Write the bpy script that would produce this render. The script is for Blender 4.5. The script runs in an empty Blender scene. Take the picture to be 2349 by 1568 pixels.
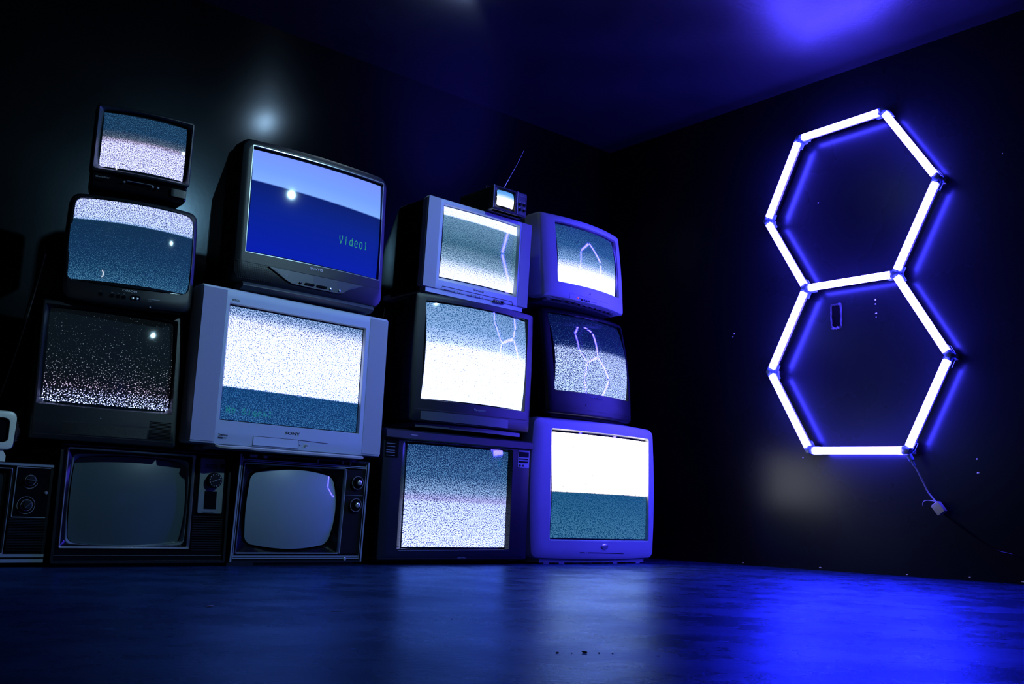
import bpy, bmesh, math, random
from mathutils import Vector, Matrix
C = bpy.context.scene.collection
S_ = bpy.context.scene
PI = math.pi
random.seed(7)

# ------------------------------------------------------------------ camera
CAMZ = 0.195
PITCH, ROLL, YAW = 0.173736, 0.033046, 0.706693
F_ = Vector((math.sin(YAW)*math.cos(PITCH), math.cos(YAW)*math.cos(PITCH), math.sin(PITCH)))
R0 = Vector((math.cos(YAW), -math.sin(YAW), 0)); U0 = R0.cross(F_)
R_ = R0*math.cos(ROLL)+U0*math.sin(ROLL); U_ = -R0*math.sin(ROLL)+U0*math.cos(ROLL)
cd = bpy.data.cameras.new('camera'); cam = bpy.data.objects.new('camera', cd); C.objects.link(cam)
cd.sensor_width = 36; cd.lens = 2284.67/2349*36; cd.clip_start = .01
cam.matrix_world = Matrix(((R_.x, U_.x, -F_.x, 0), (R_.y, U_.y, -F_.y, 0), (R_.z, U_.z, -F_.z, CAMZ), (0, 0, 0, 1)))
S_.camera = cam
S_.view_settings.view_transform = 'Standard'; S_.view_settings.look = 'None'
S_.view_settings.exposure = 0; S_.view_settings.gamma = 1; S_.view_settings.use_curve_mapping = False

# ------------------------------------------------------------------ materials
def lin(c):
    return tuple(((v/255)/12.92 if v/255 <= .04045 else ((v/255+.055)/1.055)**2.4) for v in c)
MC = {}
def mat(name, col, rough=.5, metal=0., bump=0., bscale=200., spec=.5, tint=None, sss=0., emit=None, estr=0., trans=0., coat=0., mottle=0., mscale=3.):
    if name in MC: return MC[name]
    m = bpy.data.materials.new(name); m.use_nodes = True; nt = m.node_tree
    b = nt.nodes['Principled BSDF']
    b.inputs['Base Color'].default_value = (*col, 1); b.inputs['Roughness'].default_value = rough
    b.inputs['Metallic'].default_value = metal; b.inputs['Specular IOR Level'].default_value = spec
    b.inputs['Transmission Weight'].default_value = trans; b.inputs['Coat Weight'].default_value = coat
    tc = nt.nodes.new('ShaderNodeTexCoord')
    if tint: b.inputs['Specular Tint'].default_value = (*tint, 1)
    if sss:
        b.inputs['Subsurface Weight'].default_value = sss; b.inputs['Subsurface Radius'].default_value = (1, 1, 1); b.inputs['Subsurface Scale'].default_value = .02
    if emit:
        b.inputs['Emission Color'].default_value = (*emit, 1); b.inputs['Emission Strength'].default_value = estr
    n2 = nt.nodes.new('ShaderNodeTexNoise'); n2.inputs['Scale'].default_value = mscale; n2.inputs['Detail'].default_value = 6
    nt.links.new(tc.outputs['Object'], n2.inputs['Vector'])
    mr = nt.nodes.new('ShaderNodeMapRange'); mr.inputs['To Min'].default_value = rough*.85; mr.inputs['To Max'].default_value = min(1, rough*1.2)
    nt.links.new(n2.outputs['Fac'], mr.inputs['Value']); nt.links.new(mr.outputs['Result'], b.inputs['Roughness'])
    if mottle:
        mx = nt.nodes.new('ShaderNodeMix'); mx.data_type = 'RGBA'
        mx.inputs['A'].default_value = (*[c*(1-mottle) for c in col], 1); mx.inputs['B'].default_value = (*[min(1, c*(1+mottle)) for c in col], 1)
        nt.links.new(n2.outputs['Fac'], mx.inputs['Factor']); nt.links.new(mx.outputs['Result'], b.inputs['Base Color'])
    if bump:
        n1 = nt.nodes.new('ShaderNodeTexNoise'); n1.inputs['Scale'].default_value = bscale; n1.inputs['Detail'].default_value = 3
        nt.links.new(tc.outputs['Object'], n1.inputs['Vector'])
        bp = nt.nodes.new('ShaderNodeBump'); bp.inputs['Strength'].default_value = bump; bp.inputs['Distance'].default_value = .002
        nt.links.new(n1.outputs['Fac'], bp.inputs['Height']); nt.links.new(bp.outputs['Normal'], b.inputs['Normal'])
    MC[name] = m
    return m
M_black = mat('black plastic', (.004, .005, .008), .34, spec=.3, bump=.25, bscale=900)
M_char = mat('charcoal plastic', (.008, .011, .017), .32, spec=.35, bump=.2, bscale=900)
M_gloss = mat('glossy black plastic', (.003, .004, .006), .16, spec=.3)
M_silver = mat('silver paint', (.38, .46, .54), .42, metal=.15, bump=.25, bscale=1200)
M_silver2 = mat('warm silver paint', (.46, .48, .52), .34, metal=.25)
M_cloth = mat('silver speaker cloth', (.33, .37, .44), .6, bump=.7, bscale=1600)
M_grey = mat('grey plastic', (.045, .058, .080), .38)
M_mid = mat('dark grey plastic', (.018, .024, .036), .36)
M_chrome = mat('chrome', (.62, .66, .70), .26, metal=.7)
M_brush = mat('brushed metal plate', (.20, .25, .28), .36, metal=.75, bump=.2, bscale=700)
M_dull = mat('dull metal trim', (.26, .32, .40), .38, metal=.35)
M_groove = mat('dark groove', (.003, .004, .006), .7)
M_lite = mat('grey print', (.30, .33, .38), .5)
M_litew = mat('white print', (.7, .72, .76), .5)
M_ink = mat('dark print', (.012, .014, .03), .5)
M_blueprint = mat('bluish print', (.22, .26, .42), .5)
M_white = mat('white plastic', (.72, .76, .82), .35)
M_rubber = mat('black rubber', (.005, .005, .007), .6, spec=.12)
M_red = mat('red lamp', (.3, .02, .02), .4, emit=(1, .12, .15), estr=.6)
M_lens = mat('clear connector plastic', (.16, .26, .52), .3)
M_osd = mat('green on-screen text', (0, .1, .06), .4, emit=lin((30, 125, 90)), estr=1.0)
M_osd2 = mat('faint on-screen numeral', (0, .03, .05), .4, emit=lin((16, 92, 112)), estr=.8)

def broken(name, col, emit):
    m = bpy.data.materials.new(name); m.use_nodes = True; nt = m.node_tree; b = nt.nodes['Principled BSDF']
    b.inputs['Base Color'].default_value = (*col, 1); b.inputs['Emission Color'].default_value = (*emit, 1); b.inputs['Emission Strength'].default_value = 1
    tc = nt.nodes.new('ShaderNodeTexCoord'); n = nt.nodes.new('ShaderNodeTexNoise'); n.inputs['Scale'].default_value = 260; n.inputs['Detail'].default_value = 2
    nt.links.new(tc.outputs['Object'], n.inputs['Vector']); r_ = nt.nodes.new('ShaderNodeMapRange'); r_.inputs['From Min'].default_value = .47; r_.inputs['From Max'].default_value = .53
    nt.links.new(n.outputs['Fac'], r_.inputs['Value']); nt.links.new(r_.outputs['Result'], b.inputs['Alpha']); return m
M_osd3 = broken('green lettering broken up by static', (0, .05, .05), lin((18, 108, 112)))
# ------------------------------------------------------------------ mesh helpers
def finish(name, bm, m, parent=None, smooth=True, recalc=True, angle=.6):
    if recalc: bmesh.ops.recalc_face_normals(bm, faces=bm.faces[:])
    me = bpy.data.meshes.new(name); bm.to_mesh(me); bm.free()
    for mm in (m if isinstance(m, (list, tuple)) else [m]): me.materials.append(mm)
    if smooth:
        me.polygons.foreach_set('use_smooth', [True]*len(me.polygons)); me.set_sharp_from_angle(angle=angle)
    o = bpy.data.objects.new(name, me); C.objects.link(o)
    if parent is not None: o.parent = parent
    return o
def tag(o, label=None, cat=None, group=None, kind=None):
    if label: o['label'] = label
    if cat: o['category'] = cat
    if group: o['group'] = group
    if kind: o['kind'] = kind
    return o
def thing(name, label, cat, loc=(0, 0, 0), rz=0, group=None):
    o = bpy.data.objects.new(name, None); C.objects.link(o); o.location = loc; o.rotation_euler = (0, 0, rz)
    o.empty_display_size = .05
    return tag(o, label, cat, group)
def loft(bm, loops, closed=True, cap0=False, cap1=False):
    vs = [[bm.verts.new(p) for p in L] for L in loops]
    n = len(vs[0])
    for a, b in zip(vs, vs[1:]):
        for i in range(n if closed else n-1):
            j = (i+1) % n
            bm.faces.new((a[i], a[j], b[j], b[i]))
    if cap0: bm.faces.new(vs[0])
    if cap1: bm.faces.new(vs[-1][::-1])
    return vs
def rr(x0, x1, z0, z1, r, bx=0., bz=0., ns=10, nc=5):
    """rounded rectangle outline as (x, z); bx / bz bulge the vertical / horizontal sides outward"""
    r = max(1e-4, min(r, (x1-x0)/2-1e-4, (z1-z0)/2-1e-4)); P = []
    def side(a, b, nx, nz, bul):
        for i in range(ns):
            t = i/ns; s = 4*t*(1-t)
            P.append((a[0]+(b[0]-a[0])*t+nx*bul*s, a[1]+(b[1]-a[1])*t+nz*bul*s))
    def corner(cx, cz, a0):
        for i in range(nc):
            a = a0+PI/2*i/nc; P.append((cx+r*math.cos(a), cz+r*math.sin(a)))
    side((x0+r, z0), (x1-r, z0), 0, -1, bz); corner(x1-r, z0+r, -PI/2)
    side((x1, z0+r), (x1, z1-r), 1, 0, bx); corner(x1-r, z1-r, 0)
    side((x1-r, z1), (x0+r, z1), 0, 1, bz); corner(x0+r, z1-r, PI/2)
    side((x0, z1-r), (x0, z0+r), -1, 0, bx); corner(x0+r, z0+r, PI)
    return P
def L3(P, y): return [(x, y, z) for x, z in P]
def inset(P, d):
    """shrink outline towards its box centre by about d on each side"""
    xs = [p[0] for p in P]; zs = [p[1] for p in P]; cx, cz = (min(xs)+max(xs))/2, (min(zs)+max(zs))/2
    kx = 1-2*d/(max(xs)-min(xs)); kz = 1-2*d/(max(zs)-min(zs))
    return [(cx+(x-cx)*kx, cz+(z-cz)*kz) for x, z in P]
def bx(bm, x0, x1, y0, y1, z0, z1, nx=1, r=0.):
    loops = []
    for i in range(nx+1):
        x = x0+(x1-x0)*i/nx; e = r if (r and i in (0, nx)) else 0
        loops.append([(x, y0+e, z0+e), (x, y1, z0+e), (x, y1, z1-e), (x, y0+e, z1-e)])
    loft(bm, loops, cap0=True, cap1=True)
def plate(bm, P, y0, y1, r=0.):
    loops = [L3(P, y1)]
    if r: loops += [L3(P, y0+r), L3(inset(P, r), y0)]
    else: loops += [L3(P, y0)]
    loft(bm, loops, cap0=True, cap1=True)
def knob(bm, cx, cz, prof, n=28):
    """turned shape about the y axis: prof = [(radius, y), ...]"""
    loft(bm, [[(cx+r*math.cos(2*PI*i/n), y, cz+r*math.sin(2*PI*i/n)) for i in range(n)] for r, y in prof], cap0=True, cap1=True)
def ring(bm, cx, cz, r, w, y0, y1, n=36, a0=0, a1=2*PI):
    full = abs(a1-a0-2*PI) < 1e-6; k = n if full else n+1; loops = []
    for i in range(k):
        a = a0+(a1-a0)*i/n; c, s = math.cos(a), math.sin(a)
        loops.append([(cx+(r-w)*c, y0, cz+(r-w)*s), (cx+(r+w)*c, y0, cz+(r+w)*s), (cx+(r+w)*c, y1, cz+(r+w)*s), (cx+(r-w)*c, y1, cz+(r-w)*s)])
    if full: loops.append(loops[0])
    loft(bm, loops, cap0=not full, cap1=not full)
    if full: bmesh.ops.remove_doubles(bm, verts=bm.verts[:], dist=1e-7)
def tube(bm, pts, rad, n=10, sub=0):
    pts = [Vector(p) for p in pts]
    if sub:
        Q = []
        for i in range(len(pts)-1):
            p0 = pts[max(i-1, 0)]; p1 = pts[i]; p2 = pts[i+1]; p3 = pts[min(i+2, len(pts)-1)]
            for k in range(sub):
                t = k/sub
                Q.append(.5*((2*p1)+(-p0+p2)*t+(2*p0-5*p1+4*p2-p3)*t*t+(-p0+3*p1-3*p2+p3)*t**3))
        pts = Q+[pts[-1]]
    rads = rad if isinstance(rad, (list, tuple)) else [rad]*len(pts)
    if len(rads) != len(pts): rads = [rads[0]+(rads[-1]-rads[0])*i/(len(pts)-1) for i in range(len(pts))]
    loops = []; prev = None
    for i, p in enumerate(pts):
        d = (pts[min(i+1, len(pts)-1)]-pts[max(i-1, 0)]).normalized()
        u = prev if prev is not None else (Vector((0, 0, 1)) if abs(d.z) < .9 else Vector((1, 0, 0)))
        u = (u-d*u.dot(d)).normalized(); v = d.cross(u); prev = u
        loops.append([tuple(p+(u*math.cos(2*PI*k/n)+v*math.sin(2*PI*k/n))*rads[i]) for k in range(n)])
    loft(bm, loops, cap0=True, cap1=True)
def text_bm(s, x0, x1, z0, z1, y, thick=.0008, slant=0., bold=0.):
    """lettering standing on the front face, filling the box x0..x1, z0..z1"""
    cu = bpy.data.curves.new('lettering', 'FONT'); cu.body = s; cu.extrude = .0; cu.offset = bold; cu.resolution_u = 3
    ob = bpy.data.objects.new('lettering', cu); C.objects.link(ob)
    dg = bpy.context.evaluated_depsgraph_get(); me = bpy.data.meshes.new_from_object(ob.evaluated_get(dg))
    bpy.data.objects.remove(ob); bpy.data.curves.remove(cu)
    bm = bmesh.new(); bm.from_mesh(me); bpy.data.meshes.remove(me)
    xs = [v.co.x for v in bm.verts]; ys = [v.co.y for v in bm.verts]
    a, b, c, d = min(xs), max(xs), min(ys), max(ys)
    for v in bm.verts:
        t = (v.co.y-c)/(d-c)
        v.co = Vector((x0+(v.co.x-a)/(b-a)*(x1-x0)+slant*(t-.5)*(z1-z0), y, z0+t*(z1-z0)))
    g = bmesh.ops.extrude_face_region(bm, geom=bm.faces[:])
    for e in g['geom']:
        if isinstance(e, bmesh.types.BMVert): e.co.y += thick
    return bm

# ------------------------------------------------------------------ picture-tube material
def screen_mat(name, stops, seed=0, scale=95, soft=.05, aspect=1.33, tilt=0., base=(.012, .017, .024), noise=True, gain=1.35, warm=(.85, 1.05, 1.9)):
    """stops: (v from the top, threshold, dark sRGB, light sRGB). The tube shows static: what the set itself gives off."""
    m = bpy.data.materials.new(name); m.use_nodes = True; nt = m.node_tree; N, Lk = nt.nodes.new, nt.links.new
    b = nt.nodes['Principled BSDF']; b.inputs['Base Color'].default_value = (*base, 1); b.inputs['Roughness'].default_value = .045
    b.inputs['IOR'].default_value = 1.52
    uv = N('ShaderNodeUVMap'); uv.uv_map = 'UVMap'
    sp = N('ShaderNodeSeparateXYZ'); Lk(uv.outputs['UV'], sp.inputs['Vector'])
    # v' = v + tilt*(u-.5)
    mu = N('ShaderNodeMath'); mu.operation = 'MULTIPLY_ADD'; Lk(sp.outputs['X'], mu.inputs[0]); mu.inputs[1].default_value = -tilt; mu.inputs[2].default_value = tilt*.5
    # a small ragged edge between the bands, line by line
    vv = N('ShaderNodeMath'); vv.operation = 'ADD'; Lk(sp.outputs['Y'], vv.inputs[0]); Lk(mu.outputs[0], vv.inputs[1])
    def ramp(cols):
        r = N('ShaderNodeValToRGB'); e = r.color_ramp.elements
        e[0].position = cols[0][0]; e[0].color = (*cols[0][1], 1)
        if len(cols) > 1: e[1].position = cols[1][0]; e[1].color = (*cols[1][1], 1)
        for p, c in cols[2:]:
            k = e.new(min(1, p)); k.color = (*c, 1)
        Lk(vv.outputs[0], r.inputs['Fac']); return r
    rd = ramp([(s[0], lin(s[2])) for s in stops])
    if noise:
        rl = ramp([(s[0], tuple(c*(1+(gain*hue-1)*(min(s[3])/255)**4)/(gain*2) for c, hue in zip(lin(s[3]), warm))) for s in stops]); rt = ramp([(s[0], (s[1],)*3) for s in stops])
        mp = N('ShaderNodeMapping'); mp.inputs['Scale'].default_value = (aspect*1.05, .9, 1); mp.inputs['Location'].default_value = (seed*3.7, seed*1.3, seed)
        Lk(uv.outputs['UV'], mp.inputs['Vector'])
        n1 = N('ShaderNodeTexNoise'); n1.inputs['Scale'].default_value = scale; n1.inputs['Detail'].default_value = 1.2; n1.inputs['Roughness'].default_value = .45
        n1.inputs['Distortion'].default_value = .35
        Lk(mp.outputs['Vector'], n1.inputs['Vector'])
        s1 = N('ShaderNodeMath'); s1.operation = 'SUBTRACT'; Lk(n1.outputs['Fac'], s1.inputs[0]); Lk(rt.outputs['Color'], s1.inputs[1])
        mr = N('ShaderNodeMapRange'); mr.interpolation_type = 'SMOOTHSTEP'
        mr.inputs['From Min'].default_value = -soft; mr.inputs['From Max'].default_value = soft; Lk(s1.outputs[0], mr.inputs['Value'])
        mx = N('ShaderNodeMix'); mx.data_type = 'RGBA'; Lk(mr.outputs['Result'], mx.inputs['Factor'])
        vs_ = N('ShaderNodeVectorMath'); vs_.operation = 'SCALE'; vs_.inputs['Scale'].default_value = gain*2; Lk(rl.outputs['Color'], vs_.inputs[0])
        Lk(rd.outputs['Color'], mx.inputs['A']); Lk(vs_.outputs['Vector'], mx.inputs['B']); out = mx.outputs['Result']; gain = 1.
    else: out = rd.outputs['Color']
    Lk(out, b.inputs['Emission Color'])
    prev = None                                      # the picture ends inside the glass: the rim of the tube stays dark
    for ax in ('X', 'Y'):
        for op_, lim in (('GREATER_THAN', .0), ('LESS_THAN', 1.)):
            q = N('ShaderNodeMath'); q.operation = op_; Lk(sp.outputs[ax], q.inputs[0]); q.inputs[1].default_value = lim
            if prev is None: prev = q.outputs[0]
            else:
                z_ = N('ShaderNodeMath'); z_.operation = 'MULTIPLY'; Lk(prev, z_.inputs[0]); Lk(q.outputs[0], z_.inputs[1]); prev = z_.outputs[0]
    z_ = N('ShaderNodeMath'); z_.operation = 'MULTIPLY'; Lk(prev, z_.inputs[0]); z_.inputs[1].default_value = gain; Lk(z_.outputs[0], b.inputs['Emission Strength'])
    return m
def tube_off(name, col, rough=.045):
    m = bpy.data.materials.new(name); m.use_nodes = True; b = m.node_tree.nodes['Principled BSDF']
    b.inputs['Base Color'].default_value = (*col, 1); b.inputs['Roughness'].default_value = .35
    b.inputs['Coat Weight'].default_value = 1; b.inputs['Coat Roughness'].default_value = rough; b.inputs['Specular IOR Level'].default_value = .2
    n = m.node_tree.nodes.new('ShaderNodeTexNoise'); n.inputs['Scale'].default_value = 5
    mr = m.node_tree.nodes.new('ShaderNodeMapRange'); mr.inputs['To Min'].default_value = .3; mr.inputs['To Max'].default_value = .42
    m.node_tree.links.new(n.outputs['Fac'], mr.inputs['Value']); m.node_tree.links.new(mr.outputs['Result'], b.inputs['Roughness'])
    return m

# ------------------------------------------------------------------ television builder
SETS = {
 'v0': (0.6700, 3.2366, 0.0000, 0.0478, -0.0243, 0.5450, 0.3077, (0.0650, 0.0650, 0.1040, 0.0650)),
 'v1': (1.2347, 3.2243, 0.0000, -0.0097, 0.0280, 0.5578, 0.3812, (0.0408, 0.1629, 0.0741, 0.0481)),
 'v2': (1.7885, 3.2226, 0.0000, 0.0006, -0.0603, 0.5224, 0.3809, (0.0399, 0.1491, 0.0722, 0.0590)),
 'a': (1.0741, 3.2003, 0.3816, -0.0820, 0.0856, 0.4356, 0.4337, (0.0209, 0.0320, 0.1160, 0.0247)),
 'o': (1.0981, 3.1929, 0.8210, -0.1780, 0.0596, 0.3988, 0.3522, (0.0032, 0.0177, 0.0641, 0.0188)),
 'c': (1.0879, 3.1587, 1.1908, -0.1869, -0.0027, 0.3073, 0.2753, (0.0224, 0.0259, 0.0635, 0.0308)),
 'w': (1.7079, 3.1752, 0.4009, 0.0625, -0.0160, 0.7756, 0.5312, (0.1031, 0.1203, 0.0842, 0.0605)),
 's': (1.7375, 3.1632, 0.9405, 0.0202, 0.0095, 0.6209, 0.5458, (0.0412, 0.0360, 0.1343, 0.0414)),
 'n': (2.4929, 3.2227, 0.0000, -0.0042, -0.0161, 0.7490, 0.5155, (0.1095, 0.1136, 0.0694, 0.0522)),
 'p': (2.5418, 3.2132, 0.5312, 0.0033, -0.0159, 0.6312, 0.5378, (0.0492, 0.0433, 0.1135, 0.0358)),
 'h': (2.5321, 3.2009, 1.0766, 0.0250, -0.0432, 0.5732, 0.3946, (0.0787, 0.0852, 0.0690, 0.0317)),
 'm': (2.6395, 3.1351, 1.4727, 0.0046, -0.0151, 0.1876, 0.1059, (0.0157, 0.0778, 0.0178, 0.0205)),
 'b': (3.2977, 3.2319, 0.0000, 0.0028, 0.0072, 0.7926, 0.6341, (0.1108, 0.0600, 0.1120, 0.0615)),
 'ph': (3.2490, 3.2266, 0.6399, 0.0459, 0.1426, 0.5745, 0.4995, (0.0498, 0.0307, 0.1212, 0.0256)),
 'u': (3.1689, 3.2025, 1.1523, 0.0695, 0.0965, 0.5669, 0.4064, (0.0986, 0.0627, 0.0864, 0.0389)),
}
class Tv:
    def __init__(s, key, name, label, curv=0., quad=0., group=None):
        x, y, z, yaw, tilt, w, h, m = SETS[key]
        s.w, s.h, s.hw, s.tilt, s.m, s.curv, s.quad = w, h, w/2, tilt, m, curv, quad
        s.pic = None; s.sag = (0, 0); s.root = thing(name, label, 'television', (x, y, z), yaw, group)
        d = Vector((-x, -y)); c, q = math.cos(yaw), math.sin(yaw)
        s.eye = Vector((d.x*c+d.y*q, -d.x*q+d.y*c, CAMZ-z))
    def F(s, x, z):
        t = s.tilt*((1-s.quad)*z+s.quad*z*abs(z)/s.h)
        return t-s.curv*max(0, 1-(x/s.hw)**2)
    def P(s, x, z, rec=0.):
        """a point measured on the flat front, moved along the line of sight onto the real (curved, recessed) surface"""
        q = Vector((x, s.tilt*z, z)); e = s.eye; p = q
        for _ in range(6):
            y = s.F(p.x, p.z)+rec; t = (y-e.y)/(q.y-e.y); p = e+(q-e)*t
        return p.x, p.z
    def part(s, name, bm, m, parent=None, label=None, smooth=True, recalc=True, angle=.6):
        for v in bm.verts:
            y = v.co.y; k = max(0., min(1., 1-(y-.03)/.16)) if y > .03 else 1.
            t = s.tilt*((1-s.quad)*v.co.z+s.quad*v.co.z*abs(v.co.z)/s.h)
            v.co.y = y+t-s.curv*max(0, 1-(v.co.x/s.hw)**2)*k
        o = finish(name, bm, m, parent if parent is not None else s.root, smooth, recalc, angle)
        if label: o['label'] = label
        return o
    # ---- main pieces
    def housing(s, m, bd=.05, depth=.42, straight=.14, sx=.72, sz=.72, r=.02, top=0., side=.006, z0=0., name='housing', rearz=.5):
        X, H = s.hw-side, s.h-.006-top; loops = []
        for y, kx, kz in ((bd, 1, 1), (straight, 1, 1), (straight+.03, .97, .98), (depth-.10, (1+sx)/2-.05, (1+sz)/2-.04), (depth-.03, sx, sz), (depth, sx-.05, sz-.05)):
            zz1 = z0+(H-z0)*kz; zz0 = z0
            loops.append(L3(rr(-X*kx, X*kx, zz0, zz1, r), y))
        bm = bmesh.new(); loft(bm, loops, cap0=True, cap1=True); hs = s.part(name, bm, m)
        for sd in (-1, 1):                                                      # cooling slots high on both flanks of the cabinet
            bm = bmesh.new()
            for i in range(9):
                y = bd+.012+i*.0085
                if y+.004 < straight: bx(bm, min(sd*X, sd*(X+.0012)), max(sd*X, sd*(X+.0012)), y, y+.004, H*.62, H*.86)
            if len(bm.verts): s.part('cooling_vent', bm, M_groove, hs)
            else: bm.free()
        return hs
    def bezel(s, m, op, bd=.05, e=.008, r=.02, ro=.012, rec=.02, scr=None, ms=None, lip=.002, bxo=0., bzo=0., bxi=0., bzi=0., z0=0., split=True, rs=.012, sbx=0., sbz=0.):
        """front frame with its outer roll, opening op=(x0,x1,z0,z1) and the surround that slopes back to the tube"""
        Po = rr(-s.hw, s.hw, z0, s.h, r, bxo, bzo)
        scr[0] = max(scr[0], op[0]+.003); scr[1] = min(scr[1], op[1]-.003); scr[2] = max(scr[2], op[2]+.003); scr[3] = min(scr[3], op[3]-.003)
        Pi = rr(*op, ro, bxi, bzi); Ps = rr(*scr, rs, sbx, sbz)
        bm = bmesh.new()
        mid1 = [((a[0]*.5+b[0]*.5), (a[1]*.5+b[1]*.5)) for a, b in zip(inset(Po, e), Pi)]
        loft(bm, [L3(inset(Po, .004), bd+.02), L3(Po, bd), L3(Po, e), L3(inset(Po, e*.3), e*.3), L3(inset(Po, e), 0), L3(mid1, 0), L3(Pi, 0), L3(inset(Pi, .001), lip)])
        f = s.part('bezel', bm, m)
        gx, gz, hx_, hz_ = (scr[0]+scr[1])/2, (scr[2]+scr[3])/2, (scr[1]-scr[0])/2, (scr[3]-scr[2])/2
        def G(e_): return [(x, rec+e_-s.sag[0]*(1-((x-gx)/hx_)**2)-s.sag[1]*(1-((z-gz)/hz_)**2), z) for x, z in Ps]
        bm = bmesh.new()
        loft(bm, [L3(inset(Pi, .001), lip), L3([((a[0]+b[0])/2, (a[1]+b[1])/2) for a, b in zip(inset(Pi, .001), Ps)], rec*.4), [(x, max(y, .0), z) for x, y, z in G(.0006)], [(x, y+.02, z) for x, y, z in G(0)]])
        s.part('screen_surround', bm, ms or m)
        return f
    def scr(s, rec, border=None, sag=(0, 0)):
        s.sag = sag
        l, r, b, t = s.m; c = [s.P(x, z, rec) for x, z in ((-s.hw+l, s.h-t), (s.hw-r, s.h-t), (s.hw-r, b), (-s.hw+l, b))]
        o = [(c[0][0]+c[3][0])/2, (c[1][0]+c[2][0])/2, (c[2][1]+c[3][1])/2, (c[0][1]+c[1][1])/2]
        if border:
            s.pic = list(o); o = [o[0]-border[0], o[1]+border[1], o[2]-border[2], o[3]+border[3]]
        return o
    def screen(s, m, rec, sagx, sagz, rs=.012, sbx=0., sbz=0., box=None):
        x0, x1, z0, z1 = box; s.sc = (x0, x1, z0, z1, rec, sagx, sagz); X0, X1, Z0, Z1 = s.pic if s.pic else box
        cx, cz = (x0+x1)/2, (z0+z1)/2; P = rr(x0, x1, z0, z1, rs, sbx, sbz); bm = bmesh.new(); uv = bm.loops.layers.uv.new('UVMap')
        def pt(x, z):
            return (x, rec-sagx*(1-((x-cx)/(x1-cx))**2)-sagz*(1-((z-cz)/(z1-cz))**2), z)
        n = 16; loops = [[pt(cx+(x-cx)*k/n, cz+(z-cz)*k/n) for x, z in P] for k in range(n, 0, -1)]
        # keep the rim on the surround
        vs = loft(bm, loops); c = bm.verts.new(pt(cx, cz))
        for i in range(len(P)): bm.faces.new((vs[-1][i], vs[-1][(i+1) % len(P)], c))
        for f in bm.faces:
            for l in f.loops: l[uv].uv = ((l.vert.co.x-X0)/(X1-X0), 1-(l.vert.co.z-Z0)/(Z1-Z0))
        bm.faces.ensure_lookup_table(); f0 = bm.faces[0]; f0.normal_update()
        if f0.normal.y > 0: bmesh.ops.reverse_faces(bm, faces=bm.faces[:])
        return s.part('screen', bm, m, recalc=False, angle=3)
    # ---- details given in the flat measured coordinates
    def text(s, name, body, x0, x1, z0, z1, m, parent=None, rec=0., thick=.0008, **k):
        (a, c), (b, d) = s.P(x0, z0, rec), s.P(x1, z1, rec)
        bm = text_bm(body, a, b, min(c, d), max(c, d), rec-thick, thick, **k)
        return s.part(name, bm, m, parent, smooth=False)
    def rect(s, name, x0, x1, z0, z1, m, y0=-.0006, y1=.004, parent=None, nx=8, label=None, r=0.):
        (a, c), (b, d) = s.P(x0, z0), s.P(x1, z1); bm = bmesh.new(); bx(bm, a, b, y0, y1, min(c, d), max(c, d), nx, r)
        return s.part(name, bm, m, parent, label=label)
    def line(s, name, pts, m, wd=.0012, y0=-.0005, y1=.003, parent=None):
        """a thin seam following points on the face"""
        bm = bmesh.new(); Q = [s.P(*p) for p in pts]
        for (a, b), (c, d) in zip(Q, Q[1:]):
            n = max(2, int(math.hypot(c-a, d-b)/.03)); ln = math.hypot(c-a, d-b); nx, nz = -(d-b)/ln*wd/2, (c-a)/ln*wd/2
            loft(bm, [[(a+(c-a)*i/n+nx, y0, b+(d-b)*i/n+nz), (a+(c-a)*i/n-nx, y0, b+(d-b)*i/n-nz), (a+(c-a)*i/n-nx, y1, b+(d-b)*i/n-nz), (a+(c-a)*i/n+nx, y1, b+(d-b)*i/n+nz)] for i in range(n+1)], cap0=True, cap1=True)
        return s.part(name, bm, m, parent)
    def disc(s, name, x, z, prof, m, parent=None, label=None, n=24):
        a, c = s.P(x, z); bm = bmesh.new(); knob(bm, a, c, prof, n); return s.part(name, bm, m, parent, label=label)
    def pill(s, name, x0, x1, z0, z1, m, y0=-.004, parent=None):
        (a, c), (b, d) = s.P(x0, z0), s.P(x1, z1); bm = bmesh.new(); plate(bm, rr(a, b, min(c, d), max(c, d), abs(d-c)/2, ns=4), y0, .003, .001)
        return s.part(name, bm, m, parent)
    def foot(s, zs=-.012, m=None, fx=.36, ys=(.07, .33), k=.8, w=.022):
        for sx in (-1, 1):
            for y in ys:
                bm = bmesh.new(); bx(bm, sx*s.w*fx-w, sx*s.w*fx+w, y, y+.04, zs, .002); s.part('foot', bm, m or M_rubber)
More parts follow.
